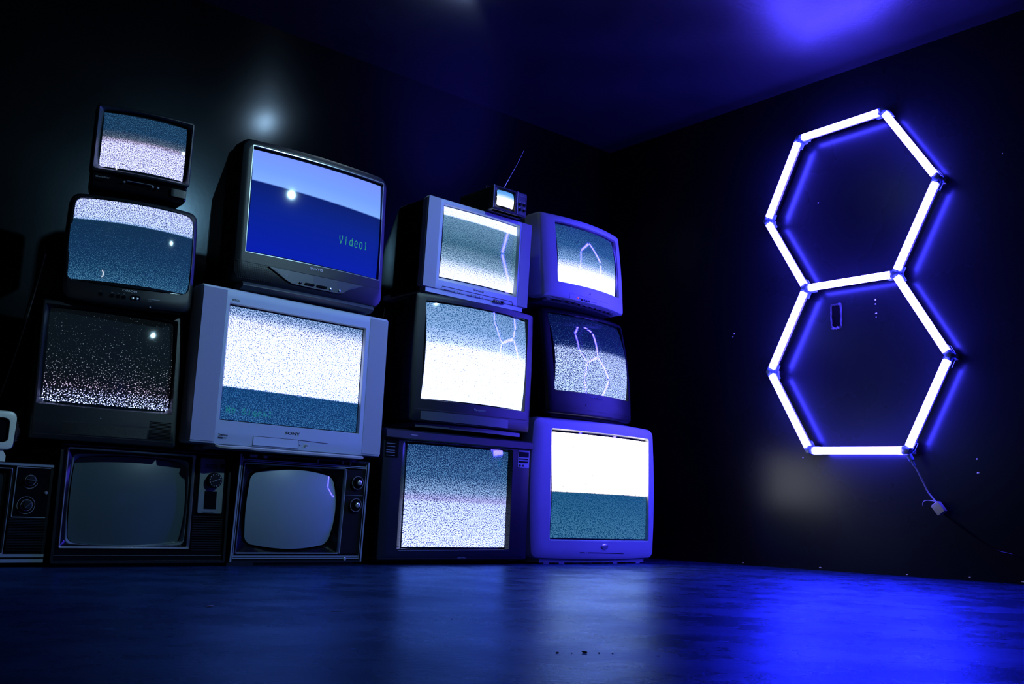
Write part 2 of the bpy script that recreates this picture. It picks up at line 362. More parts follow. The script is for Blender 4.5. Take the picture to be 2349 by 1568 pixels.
# lettering the set itself draws on the tube
GL = {'V': [[(0, 1), (0, .62), (.42, 0), (.84, .62), (.84, 1)]], 'i': [[(.4, .72), (.4, 0)], [(.4, .9), (.4, .96)]], 'd': [[(.84, 1), (.84, 0)], [(.84, .6), (.5, .78), (.16, .66), (0, .4), (.1, .1), (.45, 0), (.84, .2)]],
      'e': [[(0, .42), (.84, .42), (.8, .68), (.45, .82), (.1, .68), (0, .42), (.05, .12), (.42, -.04), (.8, .08)]], 'o': [[(0, .4), (.06, .68), (.42, .82), (.78, .68), (.84, .4), (.78, .1), (.42, -.04), (.06, .1), (0, .4)]],
      '1': [[(.42, 1), (.42, 0)], [(.25, .02), (.62, .02)], [(.42, 1), (.3, .86)]], 'N': [[(0, 0), (0, 1), (.84, 0), (.84, 1)]], 'S': [[(.8, .85), (.4, 1), (.05, .8), (.15, .55), (.75, .42), (.82, .15), (.42, 0), (0, .12)]],
      'g': [[(.84, .7), (.84, -.2), (.4, -.3), (.05, -.2)], [(.84, .55), (.45, .75), (0, .4), (.45, .02), (.84, .2)]], 'n': [[(0, 0), (0, .7)], [(0, .5), (.45, .72), (.8, .55), (.8, 0)]], 'a': [[(.1, .6), (.5, .72), (.8, .55), (.8, 0)], [(.8, .38), (.3, .4), (0, .2), (.3, 0), (.8, .15)]],
      'l': [[(.25, 1), (.42, 1), (.42, 0)], [(.2, .0), (.66, .0)]], '9': [[(.84, .62), (.42, .42), (.04, .62), (.1, .92), (.42, 1.02), (.76, .9), (.84, .62), (.8, .2), (.45, 0), (.06, .1)]]}
def osd(t, s, x0, x1, z0, z1, m, wd, dz=0., name='on_screen_lettering'):
    """letters drawn on the picture tube, following its curve; one even pitch per letter"""
    X0, X1, Z0, Z1, rec, sgx, sgz = t.sc; cx, cz = (X0+X1)/2, (Z0+Z1)/2; bm = bmesh.new()
    a, c = t.P(x0, z0, rec-sgx*.6); b, d = t.P(x1, z1, rec-sgx*.6); n = len(s); pw = (b-a)/(n-.16*1)
    def Y(x, z): return rec-sgx*(1-((x-cx)/(X1-cx))**2)-sgz*(1-((z-cz)/(Z1-cz))**2)-.0012
    for i, ch in enumerate(s):
        for st in GL.get(ch, []):
            q = [(a+i*pw+u*pw*.62, c+v*(d-c)+dz*(i/n)) for u, v in st]
            for (p, r), (u, v) in zip(q, q[1:]):
                l = math.hypot(u-p, v-r); nx, nz = -(v-r)/l*wd/2, (u-p)/l*wd/2; ex, ez = (u-p)/l*wd*.4, (v-r)/l*wd*.4
                p, r, u, v = p-ex, r-ez, u+ex, v+ez
                loft(bm, [[(p+nx, Y(p, r), r+nz), (p-nx, Y(p, r), r-nz), (p-nx, Y(p, r)+.001, r-nz), (p+nx, Y(p, r)+.001, r+nz)], [(u+nx, Y(u, v), v+nz), (u-nx, Y(u, v), v-nz), (u-nx, Y(u, v)+.001, v-nz), (u+nx, Y(u, v)+.001, v+nz)]], cap0=True, cap1=True)
    return t.part(name, bm, m, [o for o in t.root.children if o.name.startswith('screen') and 'surround' not in o.name][0])

W3 = (255, 255, 255)
GB = 'television sets stacked along the back wall'

# c : small dark portable at the head of the first stack -----------------------------------------
t = Tv('c', 'crt_television', 'small black television with pinkish static below dark static, topmost of the stack by the corner lit wall', .012, group=GB)
t.root['label'] = 'small black television with its lower half in pinkish static, topmost of its stack'
sc = t.scr(.03, (.002, .012, .003, .010), (.012, .010))
t.housing(M_black, bd=.045, depth=.33, straight=.08, r=.012)
bm = bmesh.new()
t.bezel(M_char, (-.148, .147, .056, .266), e=.006, r=.012, ro=.006, rec=.03, scr=sc, ms=M_grey, z0=.048, rs=.018, sbx=.004, sbz=.004)
t.screen(screen_mat('static of the small black set', [(0, .555, (12, 38, 66), (48, 98, 138)), (.30, .56, (12, 40, 70), (50, 98, 140)), (.44, .53, (30, 40, 66), (110, 130, 150)), (.50, .51, (60, 45, 70), (220, 205, 215)),
    (.56, .49, (58, 52, 95), (255, 240, 250)), (1, .49, (64, 58, 100), (255, 245, 252))], seed=1, scale=86), .03, .012, .010, rs=.018, sbx=.004, sbz=.004, box=sc)
bm = bmesh.new(); plate(bm, rr(-t.hw+.006, t.hw-.006, 0, .05, .006), .012, .06, .004); cp = t.part('control_panel', bm, M_gloss)
t.text('brand_logo', 'GoldStar', -.138, -.094, .027, .034, M_lite, thick=.002, slant=.2)
for x in (-.049, .0395, .0563):
    t.disc('button', x, .030, [(.0035, .012), (.0035, .008), (.0028, .0065)], M_lite if x > .05 else M_dull)
t.rect('control_door', .098, .146, .012, .036, M_char, .008, .02, r=.001)
t.line('trim_line', [(-.04, .036), (.04, .036)], M_dull, .001, .009, .02)

# o : ORION -----------------------------------------------------------------------------------
t = Tv('o', 'crt_television', 'black television with bright static across its top third, under the smallest box of its stack', .022, group=GB)
t.root['label'] = 'black television with white static above a dark blue picture, carrying the small black set'
sc = t.scr(.012, (.002, .006, .003, .006), (.020, .014))
t.housing(M_black, bd=.05, depth=.38, straight=.1, r=.03)
t.bezel(M_char, (-.192, .186, .060, .338), e=.014, r=.03, ro=.028, rec=.012, scr=sc, ms=M_gloss, rs=.026, bxi=.004, bzi=.006, bzo=.006, bxo=.003, sbx=.004, sbz=.006)
t.screen(screen_mat('static of the oblong black set', [(0, .495, (40, 46, 96), (235, 235, 250)), (.24, .49, (40, 60, 110), (225, 232, 250)), (.272, .50, (50, 100, 150), (200, 220, 245)), (.285, .66, (14, 44, 76), (40, 80, 115)),
    (.6, .61, (12, 44, 80), (46, 92, 132)), (.85, .57, (10, 46, 84), (62, 118, 156)), (1, .54, (12, 52, 92), (78, 138, 174))], seed=2, scale=117, tilt=.02), .012, .020, .014, rs=.026, sbx=.004, sbz=.006, box=sc)
t.text('brand_logo', 'ORION', -.021, .0235, .0475, .0545, M_litew)
for x in (-.085, -.0505, -.0321, -.0148):
    t.disc('button', x, .029, [(.006, .003), (.006, -.002), (.0045, -.0035)], M_gloss)
    t.rect('button_mark', x-.003, x+.003, .0385, .0395, M_lite)
t.pill('jack_panel', .003, .037, .023, .039, M_gloss, -.001)
for x in (.0118, .0255):
    t.disc('audio_jack', x, .0285, [(.0045, .003), (.0045, -.004), (.003, -.005)], M_chrome)
t.text('caption_mark', 'CC', .059, .070, .026, .033, M_lite); t.rect('caption_line', .072, .097, .0325, .0335, M_lite)
t.disc('indicator_light', .068, .006, [(.0025, .003), (.0025, -.002)], M_lite)
t.foot(.0)

# a : dim set -----------------------------------------------------------------------------------
t = Tv('a', 'crt_television', 'black television with a nearly dark picture and white sparks of static along its foot', .01, group=GB)
sc = t.scr(.035, (.002, .008, .003, .012), (.014, .012))
t.housing(M_black, bd=.05, depth=.43, straight=.12, r=.01)
t.bezel(M_char, (-.2105, .201, .1065, .4205), e=.004, r=.006, ro=.004, rec=.035, scr=sc, ms=M_mid, rs=.02, z0=.0, bzi=.002, sbx=.006, sbz=.005)
t.screen(screen_mat('sparse static of the dim set', [(0, .72, (7, 12, 16), (70, 90, 100)), (.4, .70, (7, 13, 17), (110, 130, 140)), (.68, .665, (7, 10, 14), (170, 170, 175)), (.82, .635, (8, 8, 14), (230, 200, 208)),
    (.9, .595, (8, 8, 16), (255, 245, 255)), (1, .565, (8, 9, 24), (255, 255, 255))], seed=3, soft=.03, scale=72, gain=1.4), .035, .014, .012, rs=.02, sbx=.006, sbz=.005, box=sc)
sg = bmesh.new()
for i in range(13): bx(sg, .129, .2, -.001, .003, .022+i*.0045, .024+i*.0045)
t.part('speaker_grille', sg, M_gloss)
t.rect('control_door', -.131, .125, .02, .0545, M_black, -.001, .003, r=.001); t.line('door_slot', [(-.131, .0575), (.125, .0585)], M_groove, .004)
t.disc('indicator_light', -.02, .075, [(.002, .002), (.002, -.001)], M_dull)
t.line('front_seam', [(-.21, .0155), (.21, .0155)], M_groove, .0015)

# v1 : wood-look set, Sylvania --------------------------------------------------------------------
def oldset(key, label, opn, rec, sag, smat, rs, sb, frame_m, face_m, depth=.40, ms=None, body=M_black):
    t = Tv(key, 'vintage_television', label, 0., group=GB); t.root['label'] = label
    bm = bmesh.new(); X = t.hw
    loft(bm, [L3(rr(-X, X, .012, t.h, .004), 0), L3(rr(-X, X, .012, t.h, .004), depth-.1), L3(rr(-X*.93, X*.93, .012, t.h*.95, .01), depth)], cap1=True)
    # front rim of the case
    Po = rr(-X, X, .012, t.h, .004); loft(bm, [L3(Po, 0), L3(inset(Po, .008), 0), L3(inset(Po, .009), .012)])
    t.part('cabinet', bm, body)
    return t
t = oldset('v1', 'old black television with a blank tube and a metal dial plate', None, 0, 0, None, 0, 0, None, None)
bm = bmesh.new(); Pf = rr(-t.hw+.008, t.hw-.008, .02, t.h-.008, .003)
OP = (-.2575, .152, .057, .3645); PO = rr(*OP, .004)
def face_with_hole(t, name, outer, hole, y, m, yb=None):
    bm = bmesh.new(); loft(bm, [L3(outer, y+.01), L3(outer, y), L3([((a[0]+b[0])/2, (a[1]+b[1])/2) for a, b in zip(outer, hole)], y), L3(hole, y), L3(hole, yb or y+.01)])
    return t.part(name, bm, m)
face_with_hole(t, 'front_panel', Pf, PO, .009, M_gloss)
bm = bmesh.new(); PF2 = inset(PO, .006); loft(bm, [L3(PO, .010), L3(PO, .004), L3(inset(PO, .001), .003), L3(inset(PO, .0022), .004), L3(PF2, .012)]); t.part('picture_frame', bm, M_chrome, label='thin bright metal frame')
sc = t.scr(.045); Ps = rr(*sc, .028, .006, .010)
bm = bmesh.new(); mid = [((a[0]*.45+b[0]*.55), (a[1]*.45+b[1]*.55)) for a, b in zip(PF2, Ps)]
loft(bm, [L3(PF2, .012), L3(mid, .022)]); t.part('outer_surround', bm, M_gloss)
bm = bmesh.new(); loft(bm, [L3(mid, .022), L3(inset(mid, .002), .020), L3(Ps, .046), L3(inset(Ps, -.002), .06)]); t.part('screen_surround', bm, M_dull, label='metallic sloping surround')
t.screen(tube_off('blank grey tube', (.055, .085, .10)), .045, .022, .016, rs=.028, sbx=.006, sbz=.010, box=sc)
bm = bmesh.new(); plate(bm, rr(.1706, .2568, .173, .3577, .005), .003, .012, .001); pl = t.part('dial_plate', bm, M_brush, label='brushed metal plate with lettering')
t.text('brand_logo', 'SYLVANIA', .187, .228, .332, .3375, M_ink, pl, thick=.0005, bold=.02); t.text('model_lettering', 'GUIDE MATIC', .188, .229, .324, .329, M_ink, pl, thick=.0005, bold=.01)
for ln in pl.children:
    for v in ln.data.vertices: v.co.y += .0025
t.text('plate_lettering', 'SOLID STATE', .189, .229, .1755, .1795, M_ink, pl, thick=.0005)
for v in pl.children[-1].data.vertices: v.co.y += .0025
t.disc('channel_dial', .2187, .2842, [(.0255, .004), (.0255, -.012), (.0235, -.016), (.006, -.0165)], M_rubber, label='black channel dial with numerals', n=40)
dl = [o for o in t.root.children if o.name.startswith('channel_dial')][-1]
bm = bmesh.new()
for i in range(13):
    a = PI/2-2*PI*i/13; bx(bm, .2187+.0198*math.cos(a)-.0012, .2187+.0198*math.cos(a)+.0012, -.0172, -.016, .2842+.0198*math.sin(a)-.0016, .2842+.0198*math.sin(a)+.0016)
t.part('dial_numeral', bm, M_lite, dl)
t.line('dial_pointer', [(.2075, .279), (.234, .289)], M_dull, .0016, -.019, -.014, dl)
t.disc('fine_tuning_knob', .2478, .3317, [(.007, .004), (.007, -.012), (.005, -.014)], M_rubber)
t.rect('dial_window', .1915, .2345, .187, .248, M_gloss, .0015, .006, nx=1, r=.001)
bm = bmesh.new()
for i in range(15): bx(bm, .160, .262, .006, .012, .052+i*.0078, .0548+i*.0078)
t.part('speaker_grille', bm, M_black)
bm = bmesh.new(); Q = rr(-t.hw+.006, .2765, .0355, .372, .004); loft(bm, [L3(Q, .012), L3(Q, .0075), L3(inset(Q, .0008), .0075), L3(inset(Q, .0008), .012)]); t.part('panel_trim', bm, M_chrome, label='hairline bright trim')
t.foot(0, fx=.4)
bm = bmesh.new(); bx(bm, -t.hw+.01, t.hw-.01, .015, .3, 0, .014); t.part('base', bm, M_rubber)

# v2 : smaller metal-trimmed old set ---------------------------------------------------------------
t = oldset('v2', 'old metal-trimmed television with a blank blue-grey tube and two round knobs', None, 0, 0, None, 0, 0, None, None, body=M_char)
Pf = rr(-t.hw+.008, t.hw-.008, .02, t.h-.008, .003); PO = rr(-.2395, .164, .042, .350, .004)
face_with_hole(t, 'front_panel', Pf, PO, .007, M_gloss)
sc = t.scr(.035); Ps = rr(*sc, .04, .008, .012); PF2 = inset(PO, .004)
bm = bmesh.new(); loft(bm, [L3(PO, .012), L3(PO, .003), L3(inset(PO, .001), .002), L3(inset(PO, .002), .003), L3(PF2, .012)]); t.part('picture_frame', bm, M_dull, label='dull metal frame')
bm = bmesh.new(); mid = [((a[0]*.3+b[0]*.7), (a[1]*.3+b[1]*.7)) for a, b in zip(PF2, Ps)]
loft(bm, [L3(PF2, .012), L3(mid, .024), L3(inset(mid, .001), .023), L3(Ps, .036), L3(inset(Ps, -.002), .05)]); t.part('screen_surround', bm, M_gloss)
t.screen(tube_off('blank blue-grey tube', (.22, .29, .36)), .035, .026, .022, rs=.04, sbx=.008, sbz=.012, box=sc)
bm = bmesh.new()
for z0, z1, y in ((.3535, .3565, .001), (.3590, .3620, .002)): bx(bm, -t.hw+.006, t.hw-.008, y, .01, z0, z1)
t.part('upper_trim', bm, M_dull, label='pair of bright metal strips')
bm = bmesh.new()
for z0, z1 in ((.0245, .0285), (.0325, .0355)): bx(bm, -t.hw+.010, t.hw-.010, .001, .01, z0, z1)
t.part('lower_trim', bm, M_dull)
for sx in (-1, 1):
    bm = bmesh.new()
    bx(bm, sx*(t.hw-.004)-.003, sx*(t.hw-.004)+.003, -.003, .008, .014, t.h-.004)
    bx(bm, sx*(t.hw-.012)-.0012, sx*(t.hw-.012)+.0012, -.001, .008, .03, t.h-.012)
    t.part('side_trim', bm, M_dull, label='metal edging')
bm = bmesh.new(); plate(bm, rr(.1695, .2475, .042, .349, .003), .004, .01, .001); cp = t.part('control_panel', bm, M_rubber)
t.line('panel_divider', [(.171, .2549), (.246, .2549)], M_dull, .0012, .003, .006, cp); t.line('panel_divider', [(.1675, .043), (.1675, .349)], M_dull, .003, .003, .006, cp)
for z, c in ((.3009, 0), (.2193, 1)):
    t.disc('tuning_knob' if not c else 'volume_knob', .214, z, [(.0235, .004), (.0235, -.004), (.0215, -.006), (.012, -.007), (.0105, -.016), (.008, -.018)], M_gloss)
    kb = [o for o in t.root.children if 'knob' in o.name][-1]; kx, kz = t.P(.214, z)
    bm = bmesh.new(); ring(bm, kx, kz, .0235, .0008, -.0065, -.003); t.part('knob_ring', bm, M_chrome, kb)
    bm = bmesh.new(); knob(bm, kx, kz, [(.0095, -.012), (.0095, -.019), (.008, -.0205), (.004, -.0215)]); t.part('knob_cap', bm, M_chrome, kb, label='bright metal cap')
bm = bmesh.new(); bx(bm, -t.hw+.008, t.hw-.008, .001, .012, .3635, t.h-.003, 4); cs = t.part('switch_strip', bm, M_gloss)
for x in (-.219, -.206, -.168): t.rect('switch', x-.006, x+.006, .3685, .3760, M_chrome if x > -.2 else M_dull, -.006, .004, cs, 1)
for x in (.0391, .143, .1767): t.rect('slider', x-.0012, x+.0012, .3645, .3765, M_chrome, -.006, .004, cs, 1)
for x in (-.22, -.2, -.17, -.15, .03, .13, .19): t.rect('switch_mark', x-.005, x+.005, .3775, .3785, M_lite, -.0005, .004, cs, 1)
t.disc('headphone_socket', .19, .024, [(.006, .004), (.006, -.001), (.004, -.002), (.003, 0)], M_dull)
bm = bmesh.new(); bx(bm, -t.hw-.008, -t.hw+.09, .0, .25, .0, .012); bx(bm, -t.hw+.09, t.hw-.03, .01, .25, .0, .012, 3); t.part('base', bm, M_char)

# v0 : set at the frame's edge ---------------------------------------------------------------------
t = oldset('v0', 'old black television with a clear ribbed speaker, cut off by the picture edge', None, 0, 0, None, 0, 0, None, None)
Pf = rr(-t.hw+.003, t.hw-.003, .012, t.h-.003, .002); PO = rr(-.245, .156, .038, .290, .004)
face_with_hole(t, 'front_panel', Pf, PO, .006, M_rubber)
sc = (-.205, .118, .072, .262); Ps = rr(*sc, .03, .004, .006); PF2 = inset(PO, .004)
bm = bmesh.new(); loft(bm, [L3(PO, .012), L3(PO, .002), L3(inset(PO, .0012), .001), L3(inset(PO, .0024), .002), L3(PF2, .012)]); t.part('picture_frame', bm, M_dull)
bm = bmesh.new(); mid = [((a[0]*.55+b[0]*.45), (a[1]*.55+b[1]*.45)) for a, b in zip(PF2, Ps)]
loft(bm, [L3(PF2, .012), L3(mid, .02)]); t.part('outer_surround', bm, M_rubber)
bm = bmesh.new(); loft(bm, [L3(mid, .02), L3(Ps, .036), L3(inset(Ps, -.002), .05)]); t.part('screen_surround', bm, M_grey)
t.screen(tube_off('blank dark tube', (.012, .016, .02)), .035, .02, .015, rs=.03, sbx=.004, sbz=.006, box=sc)
bm = bmesh.new(); plate(bm, rr(.168, .2705, .147, .2945, .003), .002, .01, .001); cp = t.part('control_panel', bm, M_gloss)
bm = bmesh.new(); Q = rr(.1665, .2718, .1455, .296, .003); loft(bm, [L3(Q, .008), L3(Q, .0005), L3(inset(Q, .0022), .0005), L3(inset(Q, .0022), .008)]); t.part('panel_trim', bm, M_dull, cp)
for (x, z, r) in ((.2075, .2566, .0155), (.2043, .1826, .0165)):
    nm = 'channel_knob' if z > .2 else 'volume_knob'
    t.disc(nm, x, z, [(r, .004), (r, -.004), (r*.85, -.0055), (r*.8, -.014), (r*.65, -.016)], M_char)
    kb = [o for o in t.root.children if 'knob' in o.name][-1]; kx, kz = t.P(x, z)
    bm = bmesh.new(); ring(bm, kx, kz, r, .0007, -.006, -.002); t.part('knob_ring', bm, M_chrome, kb)
    bm = bmesh.new(); ring(bm, kx, kz, r*1.55, .0005, -.0005, .003, a0=-2.4, a1=-.3 if z > .2 else 3.6); t.part('knob_scale', bm, M_lite, kb)
    a = -.12 if z > .2 else .8; w = r*(1.0 if z > .2 else .75)
    bm = bmesh.new(); loft(bm, [[(kx+math.cos(a)*q-math.sin(a)*e, y, kz+math.sin(a)*q+math.cos(a)*e) for e, y in ((-.0022, -.012), (.0022, -.012), (.0012, -.021), (-.0012, -.021))] for q in (-w, w)], cap0=True, cap1=True); t.part('knob_grip', bm, M_grey, kb)
t.disc('power_button', .2563, .2208, [(.005, .004), (.005, -.006), (.003, -.008)], M_chrome)
bm = bmesh.new()
for i in range(21): bx(bm, .1614, .2724, -.001, .008, .0475+i*.0047, .0495+i*.0047)
t.part('speaker_grille', bm, M_char, label='ribbed speaker grille')
for nm, z0, z1 in (('upper_trim', .2985, .3050), ('middle_trim', .0300, .0385), ('lower_trim', .0140, .0235)):
    bm = bmesh.new(); bx(bm, -t.hw+.002, t.hw-.001, -.002, .008, z0, z1, 3); t.part(nm, bm, M_dull)
t.foot(0, fx=.38)

# w : big silver flat set --------------------------------------------------------------------------
t = Tv('w', 'crt_television', 'largest silver television, mostly white static over a dark strip, on the old sets', 0., group=GB)
sc = t.scr(.014, (.002, .013, .004, .010), (.001, .0005))
t.housing(M_char, bd=.06, depth=.46, straight=.10, r=.012, side=.03, top=.02, z0=.02)
t.bezel(M_silver, (-.287, .2830, .080, .481), bd=.06, e=.010, r=.006, ro=.003, rec=.014, scr=sc, ms=M_silver2, rs=.003, z0=0)
t.screen(screen_mat('static of the large silver set', [(0, .52, (18, 66, 118), (160, 190, 225)), (.06, .50, (24, 66, 118), (190, 208, 235)), (.13, .45, (60, 70, 130), (245, 240, 250)), (.24, .425, (80, 90, 160), W3),
    (.55, .415, (90, 110, 185), W3), (.70, .425, (50, 90, 165), W3), (.712, .43, (40, 90, 160), (240, 246, 255)), (.722, .555, (8, 52, 102), (40, 98, 158)), (1, .54, (8, 46, 96), (58, 118, 176))], seed=4, scale=117, tilt=.012, gain=1.45),
    .014, .001, .0005, rs=.003, box=sc)
for sx, a0, a1 in ((-1, -.3842, -.2985), (1, .3005, .3842)):
    bm = bmesh.new(); bx(bm, a0, a1, -.0008, .004, .009, .522, 2); t.part('speaker_panel', bm, M_cloth, label='finely perforated speaker panel')
osd(t, 'No Signal', -.264, -.086, .108, .127, M_osd3, .0042, dz=0)
t.text('model_lettering', 'WEGA', -.2786, -.251, .4885, .4955, M_ink); t.text('brand_logo', 'SONY', -.031, .029, .0535, .0635, M_ink, bold=.03)
t.text('badge_lettering', 'Trinitron', -.285, -.251, .0285, .0365, M_ink, bold=.01); t.rect('badge_mark', -.2855, -.268, .0195, .0255, M_ink); t.rect('badge_mark', -.2655, -.255, .0215, .0245, M_ink)
bm = bmesh.new(); plate(bm, rr(-.1545, .0240, .0072, .0365, .001), -.001, .004, .0008); dr = t.part('control_door', bm, M_silver)
t.line('door_seam', [(-.1555, .0378), (.0252, .0375), (.0252, .0065), (-.1555, .0065), (-.1555, .0378)], M_ink, .0014, -.0003, .003)
t.line('front_slot', [(.0252, .0372), (.1487, .0340)], M_ink, .0022, -.0004, .003)
t.disc('sensor_window', .0314, .0200, [(.0022, .003), (.0022, -.001)], M_ink); t.disc('power_button', .0576, .0195, [(.0062, .003), (.0062, -.004), (.004, -.006)], M_chrome, label='domed power button')
bm = bmesh.new()                                                                 # the bright lower lip carrying the set
loft(bm, [[(x, -.006-.016*k, -.015+d), (x, -.014-.016*k, -.013+d), (x, -.015-.016*k, -.007+d), (x, -.006-.016*k, -.003+d), (x, .05, .004), (x, .20, .004), (x, .20, -.014)] for x, k, d in ((-.30, 0, .006), (-.285, .5, .001), (-.24, 1, .0), (-.2, 1, .003), (-.16, 1, .001), (0, 1, 0), (.2, 1, 0), (.29, .6, 0), (.30, 0, .002))], cap0=True, cap1=True)
t.part('base', bm, M_silver2, label='bright silver lower lip')
t.foot(-.0195, fx=.40, m=M_grey); 

# s : black set with a blue picture -----------------------------------------------------------------
t = Tv('s', 'crt_television', 'big black television showing a plain blue picture with green lettering', .018, group=GB)
sc = t.scr(.016, (.003, .014, .004, .008), (.005, .008))
t.housing(M_black, bd=.07, depth=.46, straight=.13, r=.04, side=.008)
t.bezel(M_char, (-.272, .285, .1305, .5185), bd=.07, e=.020, r=.040, ro=.004, rec=.016, scr=sc, ms=M_gloss, rs=.005, z0=.022, bzo=.004)
bm = bmesh.new(); Q = rr(-.2735, .2865, .129, .520, .004); loft(bm, [L3(Q, .004), L3(Q, -.001), L3(inset(Q, .0022), -.001), L3(inset(Q, .0022), .004)]); t.part('picture_frame', bm, M_chrome, label='thin bright frame line')
t.screen(screen_mat('blue picture', [(0, 0, (112, 140, 255), W3), (.20, 0, (110, 152, 255), W3), (.325, 0, (120, 165, 255), W3), (.340, 0, (4, 22, 100), W3), (.55, 0, (3, 26, 128), W3), (1, 0, (2, 22, 160), W3)], noise=False, tilt=.055, gain=1.15), .016, .005, .008, rs=.005, box=sc)
osd(t, 'Video1', .098, .228, .238, .265, M_osd, .0026)
t.text('brand_logo', 'SANYO', -.0138, .0398, .1165, .1265, M_litew, bold=.02)
t.line('front_seam', [(-.3, .0955), (-.1, .0965), (.1, .098), (.3, .0985)], M_groove, .0014)
Q = [(-.18, .0945), (-.1485, .0864), (-.128, .072), (-.1119, .0599), (-.0849, .0495), (0, .0475), (.1061, .0472), (.125, .050), (.140, .060), (.155, .076), (.175, .086), (.2163, .0937)]
bm = bmesh.new(); QQ = [t.P(*p) for p in Q]+[t.P(.1, .0945), t.P(0, .0943), t.P(-.1, .0943)]
n0 = [bm.verts.new((x, -.006, z)) for x, z in QQ]; n1 = [bm.verts.new((x, .004, z)) for x, z in QQ]
bm.faces.new(n0); bm.faces.new(n1[::-1])
for i in range(len(QQ)): bm.faces.new((n0[i], n0[(i+1) % len(QQ)], n1[(i+1) % len(QQ)], n1[i]))
bmesh.ops.triangulate(bm, faces=[f for f in bm.faces if len(f.verts) > 4]); cp = t.part('control_panel', bm, M_grey, label='grey panel with buttons', smooth=False)
def addn(o, dy):
    for v in o.data.vertices: v.co.y += dy
for x0, x1 in ((-.0342, .0054), (.0146, .0568)):
    addn(t.pill('button', x0, x1, .0545, .0625, M_gloss, -.004, cp), -.007)
for x, m2 in ((-.0528, M_gloss), (.0735, M_chrome), (.1112, M_dull)):
    addn(t.disc('button', x, .0575, [(.0042, .003), (.0042, -.004), (.002, -.005)], m2, cp), -.006)
addn(t.text('badge_lettering', 'MTS', -.1198, -.095, .0715, .078, M_lite, cp), -.006)
bm = bmesh.new()
for i in range(20):
    for j in range(9):
        x, z = -.293+i*.0065, .088-j*.0065
        if x < -.165-(.088-z)*-.9 and x < -.13: bx(bm, x-.0011, x+.0011, -.0006, .001, z-.0011, z+.0011)
t.part('speaker_grille', bm, M_groove, label='dotted speaker grille')
bm = bmesh.new(); loft(bm, [[(x, .012, .028), (x, .004, .020), (x, .002, .012), (x, .012, .004), (x, .03, 0), (x, .16, 0), (x, .16, .028)] for x in [-.27+.54*i/12 for i in range(13)]], cap0=True, cap1=True); t.part('base', bm, M_grey)
for v in (): pass

# n : wide black set on the floor ---------------------------------------------------------------------
t = Tv('n', 'crt_television', 'wide black floor television with a small silver control panel above its static', 0., group=GB)
sc = t.scr(.03, (.004, .016, .006, .008), (.024, .0))
t.housing(M_black, bd=.05, depth=.48, straight=.16, r=.006, side=.01, z0=.012, sx=.68)
t.bezel(M_char, (-.287, .279, .060, .474), e=.006, r=.008, ro=.006, rec=.03, scr=sc, ms=M_gloss, rs=.004, z0=.018)
t.screen(screen_mat('static of the wide floor set', [(0, .55, (8, 38, 82), (64, 112, 168)), (.3, .535, (10, 40, 88), (96, 150, 204)), (.45, .50, (10, 40, 92), (165, 200, 235)), (.53, .485, (40, 42, 108), (200, 195, 232)), (.57, .465, (24, 40, 120), (225, 230, 255)),
    (1, .455, (36, 48, 150), (245, 245, 255))], seed=5, scale=109, tilt=.01), .03, .024, .0, rs=.004, box=sc)
osd(t, '9', .203, .224, .4025, .4275, M_osd2, .0035, name='on_screen_numeral')
bm = bmesh.new(); loft(bm, [[(x, .02, .4795), (x, -.012, .4795), (x, -.018, .4830), (x, -.014, .5105), (x, -.006, .5165), (x, .06, .5165), (x, .06, .4795)] for x in [-.3745+.749*i/8 for i in range(9)]], cap0=True, cap1=True); t.part('top_rail', bm, M_char)
t.text('brand_logo', 'MAGNAVOX', -.2606, -.2296, .4955, .4985, M_litew)
addn([o for o in t.root.children if o.name.startswith('brand_logo')][-1], -.0155)
t.rect('control_panel', .3064, .3690, .4035, .4770, M_silver, -.002, .004, nx=2, r=.001, label='small silver control panel'); cp = [o for o in t.root.children if o.name.startswith('control_panel')][-1]
t.rect('panel_window', .311, .3645, .4480, .4700, M_gloss, -.0035, .0, cp, 1); t.rect('panel_button', .311, .3625, .4375, .4425, M_gloss, -.0035, 0, cp, 1); t.rect('panel_button', .311, .3625, .4240, .4310, M_gloss, -.0035, 0, cp, 1)
for x in (.318, .336): t.disc('panel_jack', x, .412, [(.005, .001), (.005, -.003), (.003, -.004)], M_ink, cp)
t.rect('side_door', -.3665, -.305, .4047, .4773, M_gloss, -.0015, .003, nx=2, r=.001); 
bm = bmesh.new()
for z in (.412, .424, .432, .446, .458): bx(bm, -.362, -.322, -.0022, -.0012, z, z+.0015)
t.part('side_door_lettering', bm, M_dull)
t.line('front_seam', [(-.28, .055), (.28, .055)], M_dull, .0016); t.line('front_seam', [(-.36, .0245), (.36, .0245)], M_groove, .0016)
t.text('badge_lettering', 'Stereo', .008, .050, .0255, .0315, M_blueprint, slant=.3)
t.foot(0, fx=.42, ys=(.03, .36))
bm = bmesh.new(); bx(bm, -.33, .33, .05, .40, .0, .016, 2); t.part('base', bm, M_rubber)

